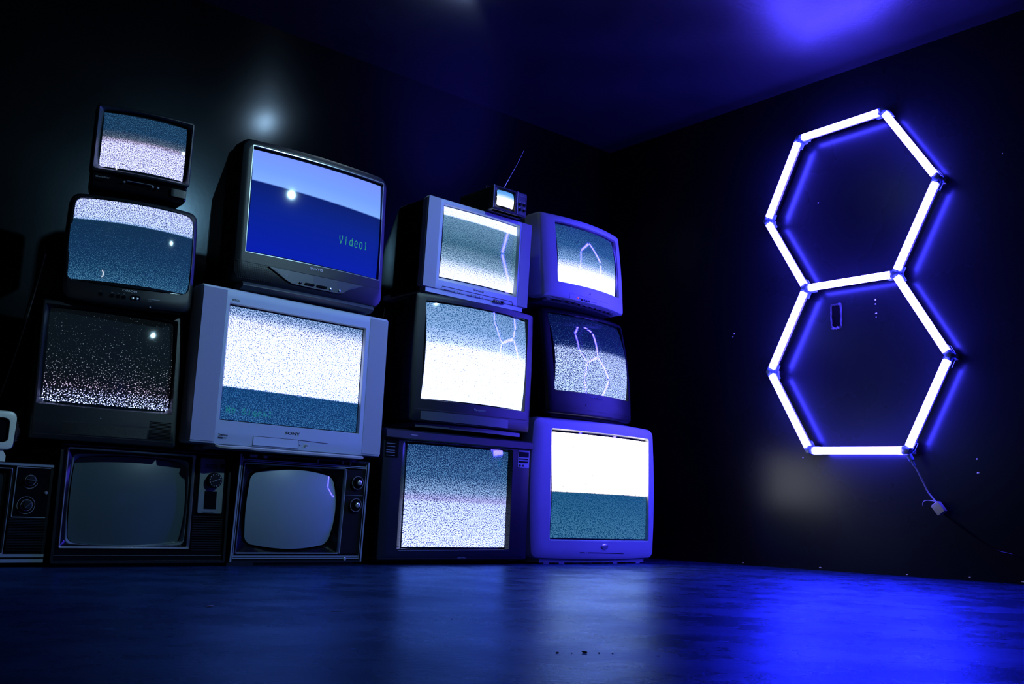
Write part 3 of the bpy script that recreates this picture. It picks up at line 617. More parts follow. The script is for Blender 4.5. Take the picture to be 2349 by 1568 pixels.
# p : Panasonic ------------------------------------------------------------------------------------------
t = Tv('p', 'crt_television', 'large black television whose lower half glows almost solid white, on the wide floor set', .035, group=GB)
sc = t.scr(.021, (.003, .014, .004, .012), (.020, .016))
t.housing(M_black, bd=.05, depth=.46, straight=.14, r=.015, side=.006, z0=.02)
t.bezel(M_char, (-.272, .279, .110, .512), e=.008, r=.012, ro=.006, rec=.021, scr=sc, ms=M_gloss, rs=.006, z0=.022, bxo=.004)
t.screen(screen_mat('static of the half-white set', [(0, .475, (26, 88, 140), (128, 165, 210)), (.25, .465, (28, 92, 148), (150, 185, 225)), (.40, .44, (50, 88, 145), (205, 220, 245)), (.46, .38, (90, 88, 130), (255, 250, 255)), (.54, .345, (130, 130, 175), W3),
    (1, .33, (150, 160, 205), W3)], seed=6, scale=92, tilt=.01, gain=1.45), .021, .020, .016, rs=.006, box=sc)
t.text('brand_logo', 'Panasonic', .0077, .0689, .0895, .0990, M_blueprint, bold=.01)
t.line('front_seam', [(-.30, .072), (-.1, .0735), (.1, .074), (.30, .0745)], M_groove, .003)
t.rect('control_door', -.262, .194, .030, .0675, M_grey, -.0015, .003, nx=14, r=.001)
bm = bmesh.new(); loft(bm, [[(x, .03, .024), (x, .022, .018), (x, .022, .002), (x, .10, 0), (x, .35, 0), (x, .35, .024)] for x in [-.275+.55*i/10 for i in range(11)]], cap0=True, cap1=True); t.part('base', bm, M_grey)
bm = bmesh.new()
for i in range(7): bx(bm, -.12+i*.018, -.108+i*.018, -.002, .002, .024, .0255)
t.part('button_marks', bm, M_ink)

# h : silver set carrying the mini set ----------------------------------------------------------------------
t = Tv('h', 'crt_television', 'silver television with static bands at top and bottom, carrying a tiny portable set', 0., group=GB)
sc = t.scr(.022, (.004, .022, .004, .008), (.011, .006))
t.housing(M_gloss, bd=.045, depth=.44, straight=.20, r=.008, side=.004, z0=.006)
t.bezel(M_silver, (-.2105, .2190, .056, .377), bd=.022, e=.006, r=.010, ro=.005, rec=.022, scr=sc, ms=M_silver, rs=.004, z0=.018)
t.screen(screen_mat('static of the silver set with bands', [(0, .365, (70, 90, 110), (255, 255, 250)), (.115, .365, (70, 95, 120), (255, 255, 252)), (.135, .46, (40, 86, 118), (120, 160, 190)), (.5, .52, (24, 66, 94), (96, 142, 168)), (.72, .50, (24, 78, 118), (175, 205, 215)),
    (.84, .43, (40, 80, 110), (250, 245, 235)), (.93, .36, (110, 110, 120), (255, 250, 240)), (1, .35, (130, 125, 125), (255, 252, 245))], seed=7, scale=109, tilt=.015), .022, .011, .006, rs=.004, box=sc)
for a, b in ((-.2855, -.2235), (.2275, .2855)):
    bm = bmesh.new(); bx(bm, a, b, -.0009, .003, .020, .3915, 2); t.part('speaker_panel', bm, M_cloth)
t.line('front_seam', [(-.1862, .0333), (.1942, .0332), (.2022, .0192)], M_ink, .003); t.line('front_seam', [(-.1862, .0333), (-.194, .019)], M_ink, .0012)
t.text('brand_logo', 'Sansui', -.0238, .0334, .0425, .0520, M_ink, slant=.2)
t.text('badge_lettering', 'MTS STEREO', -.1771, -.1398, .0185, .0225, M_ink, bold=.02)
for a, b in ((-.1241, -.1046), (-.0504, -.034), (-.032, -.0159), (-.0068, .011), (.013, .0307)):
    t.line('button', [(a, .0265), (a+.001, .0195), (b-.002, .0190), (b, .0255)], M_blueprint, .0016, -.0012)
t.disc('indicator_light', -.0929, .0215, [(.0022, .003), (.0022, -.001)], M_ink)
t.rect('jack_panel', .090, .152, .0125, .0265, M_ink, -.0012, .003, nx=2); jp = [o for o in t.root.children if o.name.startswith('jack_panel')][-1]
for x in (.100, .112, .124, .138): t.disc('audio_jack', x, .0190, [(.0042, .003), (.0042, -.004), (.0025, -.005), (.002, -.002)], M_chrome if x < .13 else M_rubber, jp)
bm = bmesh.new(); bx(bm, -.266, .262, .006, .30, .0, .020, 3); t.part('base', bm, M_silver)

# m : tiny portable -------------------------------------------------------------------------------------
t = Tv('m', 'portable_television', 'tiny black portable television with a whip antenna and a glowing white screen', 0., group=GB)
bm = bmesh.new(); loft(bm, [L3(rr(-t.hw+.002, t.hw-.002, 0, t.h-.002, .006), y) for y in (.006, .23)]+[L3(rr(-t.hw*.8, t.hw*.8, .01, t.h*.85, .006), .25)], cap0=False, cap1=True); t.part('housing', bm, M_black)
sc = t.scr(.012); PO = rr(-.084, .030, .010, .098, .004); Po = rr(-t.hw, t.hw, 0, t.h, .006); Ps = rr(*sc, .010, .002, .003)
bm = bmesh.new(); loft(bm, [L3(Po, .03), L3(Po, .002), L3(inset(Po, .002), 0), L3([((a[0]+b[0])/2, (a[1]+b[1])/2) for a, b in zip(Po, PO)], 0), L3(PO, 0), L3(PO, .004), L3(Ps, .013), L3(inset(Ps, -.001), .02)]); t.part('bezel', bm, M_char)
t.screen(screen_mat('plain glow of the tiny set', [(0, 0, (66, 128, 192), W3), (.25, 0, (92, 145, 200), W3), (.42, 0, (175, 200, 232), W3), (.52, 0, W3, W3), (1, 0, W3, W3)], noise=False, gain=1.6, tilt=.03), .012, .008, .006, rs=.010, sbx=.002, sbz=.003, box=sc)
for a, b, mm in ((-.0935, -.0895, M_chrome), (.0385, .0425, M_chrome)):
    bm = bmesh.new(); bx(bm, a, b, -.002, .004, .006, .1045, 1); t.part('chrome_strip', bm, mm, label='bright metal strip')
bm = bmesh.new(); plate(bm, rr(.0445, .0925, .006, .101, .002), -.0015, .002, .0005); cp = t.part('control_panel', bm, M_grey)
t.text('brand_logo', 'SONY', .052, .080, .0930, .0985, M_lite, cp); addn(cp.children[-1], -.0015)
bm = bmesh.new(); Q = rr(.0495, .0890, .0640, .0900, .001, ns=4); loft(bm, [L3(Q, -.001), L3(Q, -.003), L3(inset(Q, .0012), -.003), L3(inset(Q, .0012), -.001)]); t.part('dial_window', bm, M_lite, cp)
for x in (.0553, .0798):
    for z in (.0514, .0270):
        t.disc('control_knob', x, z, [(.0062, .001), (.0062, -.006), (.0045, -.008)], M_rubber, cp); t.rect('knob_mark', x-.004, x+.004, z+.0085, z+.0100, M_litew, -.0022, 0, cp, 1)
bm = bmesh.new(); ax, az = -.0274, .1059
tube(bm, [(ax, .018, az-.002), (ax+.0245, .012, az+.048), (ax+.0245, .012, az+.048), (ax+.062, .004, az+.124), (ax+.092, 0, az+.189)], [.0022, .002, .0010, .0009, .0007], 8)
an = t.part('antenna', bm, M_chrome, label='thin whip antenna'); bm = bmesh.new(); bmesh.ops.create_icosphere(bm, subdivisions=2, radius=.0018, matrix=Matrix.Translation((ax+.093, 0, az+.190))); t.part('antenna_tip', bm, M_white, an)
bm = bmesh.new(); tube(bm, [(-.07, .08, .104), (-.07, .08, .118), (-.06, .08, .124), (.06, .08, .124), (.07, .08, .118), (.07, .08, .104)], .003, 8, 3); t.part('carry_handle', bm, M_black)

# b : silver set on the floor --------------------------------------------------------------------------------
t = Tv('b', 'crt_television', 'silver floor television with white static over a dark lower half, below the bowed black set', .03, quad=0., group=GB)
sc = t.scr(.022, (.003, .010, .006, .008), (.012, .008))
t.housing(M_grey, bd=.055, depth=.50, straight=.12, r=.03, side=.008, z0=.02, sx=.66)
t.bezel(M_silver, (-.300, .352, .100, .588), bd=.055, e=.018, r=.034, ro=.010, rec=.022, scr=sc, ms=M_silver, rs=.005, z0=.022, bxo=.012, bzo=.006)
t.screen(screen_mat('static of the large floor set', [(0, .37, (120, 135, 140), (255, 255, 252)), (.1, .36, (140, 150, 150), W3), (.52, .36, (140, 155, 155), W3), (.558, .37, (150, 170, 170), W3), (.568, .50, (12, 72, 108), (40, 96, 140)), (.8, .48, (12, 66, 104), (54, 112, 152)), (1, .48, (8, 60, 100), (66, 122, 160))],
    seed=8, scale=86, gain=4.0, warm=(1.7, 1.4, 1.3)), .022, .012, .008, rs=.005, box=sc)
bm = bmesh.new(); knob(bm, *t.P(.058, .0760), [(.012, .003), (.012, -.003), (.009, -.0045)], 28)
for v in bm.verts: v.co.x = t.P(.058, .076)[0]+(v.co.x-t.P(.058, .076)[0])*1.8
bmd = t.part('brand_badge', bm, M_chrome, label='small oval badge')
t.line('front_slot', [(-.1003, .0485), (.03, .0475), (.1844, .0440)], M_ink, .004, -.0004); 
for x in (-.0674, -.0560): t.disc('indicator_light', x, .0478, [(.0022, .003), (.0022, -.0035)], M_litew)
bm = bmesh.new(); loft(bm, [[(x, .026, .028), (x, .018, .020), (x, .020, .006), (x, .06, .004), (x, .36, .004), (x, .36, .028)] for x in [-.335+.67*i/10 for i in range(11)]], cap0=True, cap1=True); t.part('base', bm, M_silver)
for i in range(8): 
    bm = bmesh.new(); x = -.31+i*.084; bx(bm, x, x+.03, .022, .05, 0, .006); t.part('foot', bm, M_silver if i in (0, 1, 5, 7) else M_rubber)

# ph : Philips ------------------------------------------------------------------------------------------------
t = Tv('ph', 'crt_television', 'bowed black television, dark above and static below, sandwiched between two silver sets', .048, quad=.8, group=GB)
sc = t.scr(.020, (.004, .018, .004, .012), (.006, .022))
t.housing(M_black, bd=.05, depth=.46, straight=.10, r=.02, side=.006, z0=.015, sx=.7)
t.bezel(M_char, (-.250, .263, .116, .481), e=.012, r=.02, ro=.008, rec=.020, scr=sc, ms=M_gloss, rs=.008, z0=.012, bxo=.006)
t.screen(screen_mat('static of the bowed black set', [(0, .66, (4, 14, 52), (36, 70, 120)), (.3, .65, (6, 20, 72), (50, 95, 160)), (.40, .60, (6, 20, 76), (90, 130, 190)), (.455, .51, (6, 22, 84), (210, 222, 250)), (.6, .505, (6, 28, 92), (225, 235, 255)), (1, .50, (8, 34, 96), (215, 232, 255))],
    seed=9, scale=92, soft=.045), .020, .006, .022, rs=.008, box=sc)
t.text('brand_logo', 'PHILIPS', .0126, .0505, .1070, .1155, M_blueprint, bold=.01); t.text('badge_lettering', 'MAGNAVOX', .054, .0989, .1062, .1145, M_blueprint, bold=.03)
t.disc('sensor_window', -.0227, .0715, [(.006, .003), (.006, -.001), (.003, -.0015)], M_ink)
t.line('front_seam', [(-.25, .045), (-.1, .046), (.1, .046), (.27, .045)], M_groove, .0014)
bm = bmesh.new(); bx(bm, -.25, .25, .03, .36, 0, .018, 6); t.part('base', bm, M_rubber)

# u : silver bowed set on top -----------------------------------------------------------------------------------
t = Tv('u', 'crt_television', 'bowed silver television with a pinkish red standby light, standing on the bowed black set', .048, quad=.5, group=GB)
sc = t.scr(.016, (.004, .014, .004, .010), (.006, .012))
t.housing(M_grey, bd=.075, depth=.44, straight=.12, r=.02, side=.006, z0=.02, sx=.66)
t.bezel(M_silver, (-.205, .236, .086, .376), bd=.075, e=.012, r=.014, ro=.008, rec=.016, scr=sc, ms=M_silver2, rs=.004, z0=.012, bxo=.003)
t.screen(screen_mat('static of the bowed silver set', [(0, .56, (10, 44, 96), (52, 100, 160)), (.35, .545, (12, 54, 112), (78, 136, 192)), (.58, .50, (24, 80, 145), (170, 205, 235)), (.68, .43, (90, 90, 140), (240, 235, 250)), (.74, .37, (150, 145, 180), W3), (.80, .33, (180, 185, 205), W3), (1, .33, (190, 195, 200), W3)],
    seed=10, scale=103, gain=1.45), .016, .006, .012, rs=.004, box=sc)
t.line('front_seam', [(-.1006, .0546), (.03, .0540), (.1729, .0522)], M_blueprint, .0016); t.line('front_seam', [(-.1006, .0546), (-.1006, .030)], M_blueprint, .0008)
t.line('front_seam', [(-.22, .0175), (-.1184, .0165), (0, .0150), (.1, .0130), (.225, .0110)], M_ink, .003)
t.disc('brand_badge', .045, .0765, [(.0035, .003), (.0035, -.003), (.002, -.004)], M_chrome)
t.disc('indicator_light', -.044, .0415, [(.0035, .003), (.0035, -.0015)], M_red, label='pinkish red standby light')
t.rect('jack_panel', -.022, .0388, .0335, .0435, M_ink, -.0012, .003, nx=2); jp = [o for o in t.root.children if o.name.startswith('jack_panel')][-1]
for x in (-.012, .002, .016): t.disc('audio_jack', x, .0385, [(.0038, .003), (.0038, -.004), (.0022, -.005)], M_blueprint, jp)
t.rect('button', -.035, -.030, .038, .043, M_ink); t.text('badge_lettering', 'VIDEO IN', .05, .085, .0375, .0410, M_blueprint)
bm = bmesh.new(); loft(bm, [[(x, .045, .018), (x, .040, .010), (x, .05, 0), (x, .34, 0), (x, .34, .018)] for x in [-.235+.47*i/10 for i in range(11)]], cap0=True, cap1=True); t.part('base', bm, M_grey)
bm = bmesh.new()
for i in range(11): bx(bm, -.2+i*.038, -.178+i*.038, .034, .041, .004, .010)
t.part('base_vent', bm, M_char)
t.rect('release_catch', -.232, -.214, .004, .012, M_chrome, .02, .05, nx=1)

# ------------------------------------------------------------------ white gadget at the frame's edge
g = thing('retro_clock_radio', 'small white rounded device with a dark window and side dial, on an old television', 'device', (.745, 3.262, .3077), .05)
bm = bmesh.new(); Q = rr(-.115, .086, .036, .153, .022)
loft(bm, [L3(inset(Q, .004), .10), L3(Q, .085), L3(Q, .008), L3(inset(Q, .003), .002), L3(inset(Q, .008), 0), L3(inset(Q, .021), 0), L3(inset(Q, .022), .003)], cap0=True); finish('body', bm, M_white, g)
bm = bmesh.new(); loft(bm, [L3(inset(Q, .022), .003), L3(inset(Q, .024), .010)], cap1=True); finish('window_pane', bm, M_gloss, g)
bm = bmesh.new(); bx(bm, .028, .034, -.001, .006, .05, .140); finish('window_divider', bm, M_white, g)
bm = bmesh.new(); loft(bm, [[(.084+d, y, z) for y, z in ((.012+k, .062+k), (.078-k, .062+k), (.078-k, .128-k), (.012+k, .128-k))] for d, k in ((0, 0), (.008, .002), (.011, .012))], cap0=True, cap1=True); pod = finish('side_pod', bm, M_white, g)
bm = bmesh.new()
for i in range(11): bx(bm, .090, .0935, .010, .080, .066+i*.0054, .0682+i*.0054)
finish('pod_rib', bm, M_white, pod)
bm = bmesh.new(); n = 24
loft(bm, [[(x, .045+r*math.cos(2*PI*i/n), .095+r*math.sin(2*PI*i/n)) for i in range(n)] for x, r in ((.094, .017), (.103, .017), (.105, .014))], cap0=True, cap1=True); finish('side_dial', bm, M_white, g)
bm = bmesh.new(); loft(bm, [[(x*k, y, z) for x, y in ((-.09, .01), (.066, .01), (.066, .08), (-.09, .08))] for z, k in ((0, 1), (.02, 1), (.032, .88), (.040, .86))], cap0=True, cap1=True); finish('foot', bm, M_white, g)

# ------------------------------------------------------------------ hexagon light
HX = 4.081; WX = 4.146
V = dict(A=(2.204, 2.090), B=(2.648, 2.079), C=(2.840, 1.695), D=(2.627, 1.319), E=(2.173, 1.314), F=(1.963, 1.709), G=(2.833, .932), H=(2.623, .544), I=(2.147, .531), J=(1.945, .924))
EDG = ['AB', 'BC', 'CD', 'DE', 'EF', 'FA', 'DG', 'GH', 'HI', 'IJ', 'JE']
M_tube = mat('lit tube', (.8, .85, 1), .4, emit=(.066, .048, 1.0), estr=140)
M_prof = mat('tube backing profile', (.62, .66, .80), .45)
hexl = thing('hexagon_light', 'blue-white light tubes joined into two stacked hexagons on the right wall', 'wall light', (HX, 2.39, 1.31))
def loc(bm):
    for v in bm.verts: v.co -= Vector((HX, 2.39, 1.31))
    return bm
RT = .0165
for e in EDG:
    p = Vector((HX, *V[e[0]])); q = Vector((HX, *V[e[1]])); d = (q-p).normalized(); p2, q2 = p+d*.020, q-d*.020
    up = d.cross(Vector((1, 0, 0))).normalized()
    bm = bmesh.new(); L = []
    for t_, k in ((0, .6), (.004, 1), (1, 1), (1, .6)):
        pass
    n = 20; ln = (q2-p2).length
    for s_, k in ((0, .75), (.003, 1), (ln-.003, 1), (ln, .75)):
        c = p2+d*s_; L.append([tuple(c+Vector((-1, 0, 0))*(RT*k*math.sin(2*PI*i/n))*1.0+up*(RT*k*math.cos(2*PI*i/n))) for i in range(n)])
    loft(bm, L, cap0=True, cap1=True); tb = finish('light_tube', loc(bm), M_tube, hexl)
    bm = bmesh.new(); L = []
    for c in (p2, q2):
        L.append([tuple(c+up*a+Vector((b, 0, 0))) for a, b in ((-.0115, .010), (.0115, .010), (.0115, .026), (.007, .030), (-.007, .030), (-.0115, .026))])
    loft(bm, L, cap0=True, cap1=True); finish('backing_profile', loc(bm), M_prof, tb)
adj = {k: [] for k in V}
for e in EDG: adj[e[0]].append(e[1]); adj[e[1]].append(e[0])
for k, nb in adj.items():
    p = Vector((HX, *V[k])); bm = bmesh.new(); n = 18
    loft(bm, [[(HX+x, p.y+r*math.cos(2*PI*i/n), p.z+r*math.sin(2*PI*i/n)) for i in range(n)] for x, r in ((-.0150, .010), (-.012, .0150), (.020, .0165), (.024, .013))], cap0=True, cap1=True)
    for m_ in nb:
        d = (Vector((HX, *V[m_]))-p).normalized(); up = d.cross(Vector((1, 0, 0))).normalized()
        for sgn in (-1, 1):   # thin clip cheeks behind each tube
            loft(bm, [[tuple(p+d*s_+up*sgn*a+Vector((b, 0, 0))) for a, b in ((.0175, .008), (.0187, .008), (.0187, .026), (.0175, .026))] for s_ in (.008, .044)], cap0=True, cap1=True)
        loft(bm, [[tuple(p+d*s_+up*a+Vector((b, 0, 0))) for a, b in ((-.0187, .031), (.0187, .031), (.0187, .033), (-.0187, .033))] for s_ in (0, .044)], cap0=True, cap1=True)
        loft(bm, [[tuple(p+d*s_+up*a*w_+Vector((b, 0, 0))) for a, b in ((-.0155, -.0115), (.0155, -.0115), (.0155, .018), (-.0155, .018))] for s_, w_ in ((.002, .8), (.0185, 1))], cap0=True, cap1=True)
    cn = finish('corner_connector', loc(bm), M_lens, hexl)
    bm = bmesh.new(); bx(bm, HX+.033, WX-.002, p.y-.010, p.y+.012, p.z-.012, p.z+.012); finish('wall_clip', loc(bm), M_prof, cn)

# power lead of the hexagon light
g = thing('power_lead', 'pale power lead with a small white adapter box, hanging from the hexagon light', 'cable', (4.10, 2.03, .285))
def gl(bm):
    for v in bm.verts: v.co -= Vector((4.10, 2.03, .285))
    return bm
M_lead = mat('pale cable', (.45, .5, .65), .4)
bm = bmesh.new(); tube(bm, [(HX+.002, 2.140, .512), (HX+.006, 2.128, .488)], [.013, .011], 12); tube(bm, [(HX+.006, 2.128, .488), (HX+.01, 2.118, .462)], [.008, .005], 12); finish('plug', gl(bm), M_lens, g)
bm = bmesh.new(); tube(bm, [(HX+.010, 2.119, .464), (4.10, 2.110, .440), (4.12, 2.098, .395), (4.130, 2.085, .358), (4.132, 2.062, .328), (4.132, 2.045, .308)], .0032, 10, 6); finish('cable', gl(bm), M_lead, g)
bm = bmesh.new(); tube(bm, [(4.134, 2.055, .318), (4.136, 2.085, .322), (4.138, 2.104, .320), (4.14, 2.114, .312), (4.142, 2.116, .300)], .0014, 8, 6); finish('cable_tie', gl(bm), M_white, g)
bm = bmesh.new(); d = Vector((0, -.6, -.8)).normalized(); u = Vector((0, -.8, .6)); c = Vector((4.118, 2.033, .288)); L = []
for s_, k in ((-.026, .8), (-.024, 1), (.022, 1), (.024, .94)):
    L.append([tuple(c+d*s_+u*a*k+Vector((b*k, 0, 0))) for a, b in ((-.018, -.014), (.018, -.014), (.018, .014), (-.018, .014))])
loft(bm, L, cap0=True, cap1=True); finish('adapter_box', gl(bm), M_white, g)
g2 = thing('black_cable', 'thin black cable trailing from the white adapter box down the right wall', 'cable', (4.138, 1.9, .17))
bm = bmesh.new(); tube(bm, [Vector(p)-Vector((4.138, 1.9, .17)) for p in ((4.125, 2.016, .266), (4.135, 2.000, .250), (4.138, 1.955, .216), (4.140, 1.907, .180), (4.140, 1.86, .150), (4.140, 1.805, .124), (4.140, 1.75, .112), (4.140, 1.70, .09), (4.140, 1.62, .045), (4.138, 1.5, .004))], .0026, 8, 5); finish('cable', bm, M_gloss, g2)

# ------------------------------------------------------------------ room
YB = 4.0; ZC = 2.38; XL, YF = -3.0, -3.2
def surf(name, bm, m): return tag(finish(name, bm, m, smooth=False), kind='structure')
# floor paint: dark blue-black with scuffs, pits and worn streaks
m = bpy.data.materials.new('painted concrete floor'); m.use_nodes = True; nt = m.node_tree; N, Lk = nt.nodes.new, nt.links.new; b = nt.nodes['Principled BSDF']
tc = N('ShaderNodeTexCoord')
def noise(scale, det, vec=None, rough=.5, dist=0):
    n = N('ShaderNodeTexNoise'); n.inputs['Scale'].default_value = scale; n.inputs['Detail'].default_value = det; n.inputs['Roughness'].default_value = rough; n.inputs['Distortion'].default_value = dist
    Lk(vec or tc.outputs['Object'], n.inputs['Vector']); return n.outputs['Fac']
def rng(v, a, b_, c, d, sm=True):
    r = N('ShaderNodeMapRange'); r.inputs['From Min'].default_value = a; r.inputs['From Max'].default_value = b_; r.inputs['To Min'].default_value = c; r.inputs['To Max'].default_value = d
    if sm: r.interpolation_type = 'SMOOTHSTEP'
    Lk(v, r.inputs['Value']); return r.outputs['Result']
def mix(f, a, b_):
    x = N('ShaderNodeMix'); x.data_type = 'RGBA'; Lk(f, x.inputs['Factor'])
    for s_, k in (('A', a), ('B', b_)):
        if isinstance(k, tuple): x.inputs[s_].default_value = (*k, 1)
        else: Lk(k, x.inputs[s_])
    return x.outputs['Result']
c1 = mix(rng(noise(1.6, 8, rough=.6), .3, .7, 0, 1), (.001, .009, .028), (.002, .014, .040))
pits = rng(noise(26, 4, rough=.6), .68, .72, 0, 1); patch = rng(noise(2.5, 3), .45, .6, 0, 1)
pm = N('ShaderNodeMath'); pm.operation = 'MULTIPLY'; Lk(pits, pm.inputs[0]); Lk(patch, pm.inputs[1])
c2 = mix(pm.outputs[0], c1, (.006, .007, .010))
mp = N('ShaderNodeMapping'); mp.inputs['Rotation'].default_value = (0, 0, .7); mp.inputs['Scale'].default_value = (1, 9, 1); Lk(tc.outputs['Object'], mp.inputs['Vector'])
scr_ = rng(noise(7, 6, mp.outputs['Vector'], .65), .60, .75, 0, .5)
c3 = mix(scr_, c2, (.012, .055, .12))
nt.nodes.remove(b); df = N('ShaderNodeBsdfDiffuse'); gl_ = N('ShaderNodeBsdfAnisotropic'); ms_ = N('ShaderNodeMixShader'); fr = N('ShaderNodeFresnel'); fr.inputs['IOR'].default_value = 1.20
Lk(c3, df.inputs['Color']); gl_.inputs['Color'].default_value = (.12, .25, .62, 1)      # gloss tinted blue: a cool grade of the mirrored light put into its colour
Lk(rng(noise(5, 7, rough=.65), .3, .7, .23, .33), gl_.inputs['Roughness'])
bp = N('ShaderNodeBump'); bp.inputs['Strength'].default_value = .45; bp.inputs['Distance'].default_value = .0016
ad = N('ShaderNodeMath'); ad.operation = 'ADD'; Lk(noise(55, 8, rough=.7), ad.inputs[0]); Lk(rng(pm.outputs[0], 0, 1, 0, -1.2, False), ad.inputs[1])
Lk(ad.outputs[0], bp.inputs['Height'])
for q in (df, gl_, fr): Lk(bp.outputs['Normal'], q.inputs['Normal'])
wear = rng(noise(3.2, 7, rough=.6), .3, .7, .78, 1.12); pt = rng(pm.outputs[0], 0, 1, 1, .25, False)
w1 = N('ShaderNodeMath'); w1.operation = 'MULTIPLY'; Lk(wear, w1.inputs[0]); Lk(pt, w1.inputs[1])
w3 = N('ShaderNodeMath'); w3.operation = 'MULTIPLY'; Lk(rng(scr_, 0, .5, 1, .80, False), w3.inputs[0]); Lk(w1.outputs[0], w3.inputs[1])
w2 = N('ShaderNodeMath'); w2.operation = 'MULTIPLY'; Lk(w3.outputs[0], w2.inputs[0]); Lk(fr.outputs[0], w2.inputs[1]); w2.use_clamp = True
Lk(w2.outputs[0], ms_.inputs[0]); Lk(df.outputs[0], ms_.inputs[1]); Lk(gl_.outputs[0], ms_.inputs[2]); Lk(ms_.outputs[0], nt.nodes['Material Output'].inputs['Surface'])
M_floor = m
bm = bmesh.new(); bx(bm, XL, WX, YF, YB, -.05, 0); surf('floor', bm, M_floor)
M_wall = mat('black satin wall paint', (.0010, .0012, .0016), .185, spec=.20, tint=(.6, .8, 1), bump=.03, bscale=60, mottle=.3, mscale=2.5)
M_wall_halo = mat('black satin wall paint paler for halo', (.006, .007, .010), .27, spec=.22, tint=(.6, .8, 1), bump=.03, bscale=60, mottle=.3, mscale=2.5)  # same wall paint, colour made paler to bring out the halo around the tubes
M_ceil = mat('black ceiling paint', (.012, .013, .020), .36, bump=.4, bscale=45, mottle=.4, mscale=3)
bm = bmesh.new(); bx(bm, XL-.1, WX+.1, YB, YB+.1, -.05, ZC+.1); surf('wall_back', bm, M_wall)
bm = bmesh.new(); bx(bm, WX, WX+.1, YF, YB, -.05, ZC+.1); surf('wall_right', bm, M_wall_halo)
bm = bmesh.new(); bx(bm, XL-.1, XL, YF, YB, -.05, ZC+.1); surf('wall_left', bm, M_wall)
bm = bmesh.new(); bx(bm, XL-.1, WX+.1, YF-.1, YF, -.05, ZC+.1); surf('wall_front', bm, M_wall)
bm = bmesh.new(); bx(bm, XL, WX, YF, YB, ZC, ZC+.1); surf('ceiling', bm, M_ceil)

# chips, screws and a torn hole in the right wall
M_chip = mat('chipped plaster', (.85, .85, .88), .6)
def blob(name, label, cat, y, z, r, m=M_chip, x=WX, sq=1., group=None, el=1.):
    bm = bmesh.new(); bmesh.ops.create_icosphere(bm, subdivisions=2, radius=r)
    rnd = random.Random(int(y*1000)+int(z*977))
    for v in bm.verts: v.co = Vector((v.co.x*.35, v.co.y*sq, v.co.z*el))*(1+rnd.uniform(-.2, .2))
    o = finish(name, bm, m); o.location = (x-.0002, y, z); return tag(o, label, cat, group)
blob('wall_screw', 'pale screw head inside the upper hexagon', 'screw', 2.59, 1.752, .0032)
blob('wall_screw', 'uppermost of the pale dots under the bar the hexagons share', 'screw', 2.306, 1.227, .0036)
blob('wall_screw', 'second of the pale dots under the bar the hexagons share', 'screw', 2.307, 1.207, .0028)
blob('plaster_chip', 'short pale dash below the pair of dots inside the lower hexagon', 'plaster chip', 2.305, 1.164, .0022, sq=2.4)
blob('plaster_chip', 'lowest faint dot in the row inside the lower hexagon', 'plaster chip', 2.305, 1.146, .0022)
blob('plaster_chip', 'upper of two pale chips on the wall between televisions and hexagons', 'plaster chip', 3.095, 1.162, .0042)
blob('plaster_chip', 'lower of two pale chips on the wall between televisions and hexagons', 'plaster chip', 3.103, 1.147, .0034)
blob('wall_screw', 'tiny screw head just below the lower left corner of the hexagons', 'screw', 2.701, .518, .0028)
blob('wall_screw', 'upper of two pale dots beyond the power lead', 'screw', 1.878, .493, .0034)
blob('plaster_chip', 'lower of two pale dots beyond the power lead', 'plaster chip', 1.876, .436, .0036, sq=1.6)
blob('wall_screw', 'faint dot beside the upper right of the hexagons', 'screw', 1.709, 1.772, .0028)
g = thing('torn_wall_hole', 'small torn rectangular hole with curled paint edges inside the lower hexagon', 'wall damage', (WX, 2.508, 1.183))
rnd = random.Random(3); Q = rr(-.026, .026, -.066, .052, .01, ns=6, nc=3); bm = bmesh.new()
o1 = [(q[0]*(1+rnd.uniform(0, .22)), q[1]*(1+rnd.uniform(0, .10))) for q in Q]; i1 = [(q[0]*(.86+rnd.uniform(-.1, .06)), q[1]*(.9+rnd.uniform(-.05, .04))) for q in Q]; hh = [rnd.uniform(.003, .010) for _ in Q]
loft(bm, [[(0, a, b_) for a, b_ in o1], [(-h_, (a+c)/2, (b_+d_)/2) for (a, b_), (c, d_), h_ in zip(o1, i1, hh)], [(-h_*.4, a, b_) for (a, b_), h_ in zip(i1, hh)], [(-.0006, a*.97, b_*.97) for a, b_ in i1]])
finish('torn_rim', bm, mat('torn paint', (.02, .022, .03), .38), g)
bm = bmesh.new(); vs = [bm.verts.new((-.0007, a*.99, b_*.99)) for a, b_ in i1]; f = bm.faces.new(vs); r_ = bmesh.ops.extrude_face_region(bm, geom=[f])
for v in r_['geom']:
    if isinstance(v, bmesh.types.BMVert): v.co.x += .0006
bmesh.ops.triangulate(bm, faces=bm.faces[:]); finish('hole_shade', bm, mat('painted hole shade', (.0015, .0015, .002), .95, spec=.05), g, smooth=False)  # flat near-black sheet on the wall; the hole's inner shade is painted in

# loose leads hanging on the back wall
M_thin = mat('thin dark lead', (.05, .052, .06), .35)
def hang(name, label, pts, r=.0022):
    o = thing(name, label, 'cable', pts[0]); bm = bmesh.new(); tube(bm, [Vector(p)-Vector(pts[0]) for p in pts], r, 8, 6); finish('lead', bm, M_thin, o); return o
hang('hanging_lead', 'thin lead slanting down above the small white device', [(1.041, 3.985, 1.128), (1.028, 3.985, 1.03), (1.015, 3.985, .945), (.985, 3.985, .766), (.941, 3.985, .559), (.90, 3.985, .36)])
hang('hanging_lead', 'thin lead in the gap beside the blue-picture television', [(2.673, 3.985, 1.623), (2.641, 3.985, 1.474), (2.611, 3.985, 1.291), (2.584, 3.985, 1.131), (2.56, 3.985, .9)])

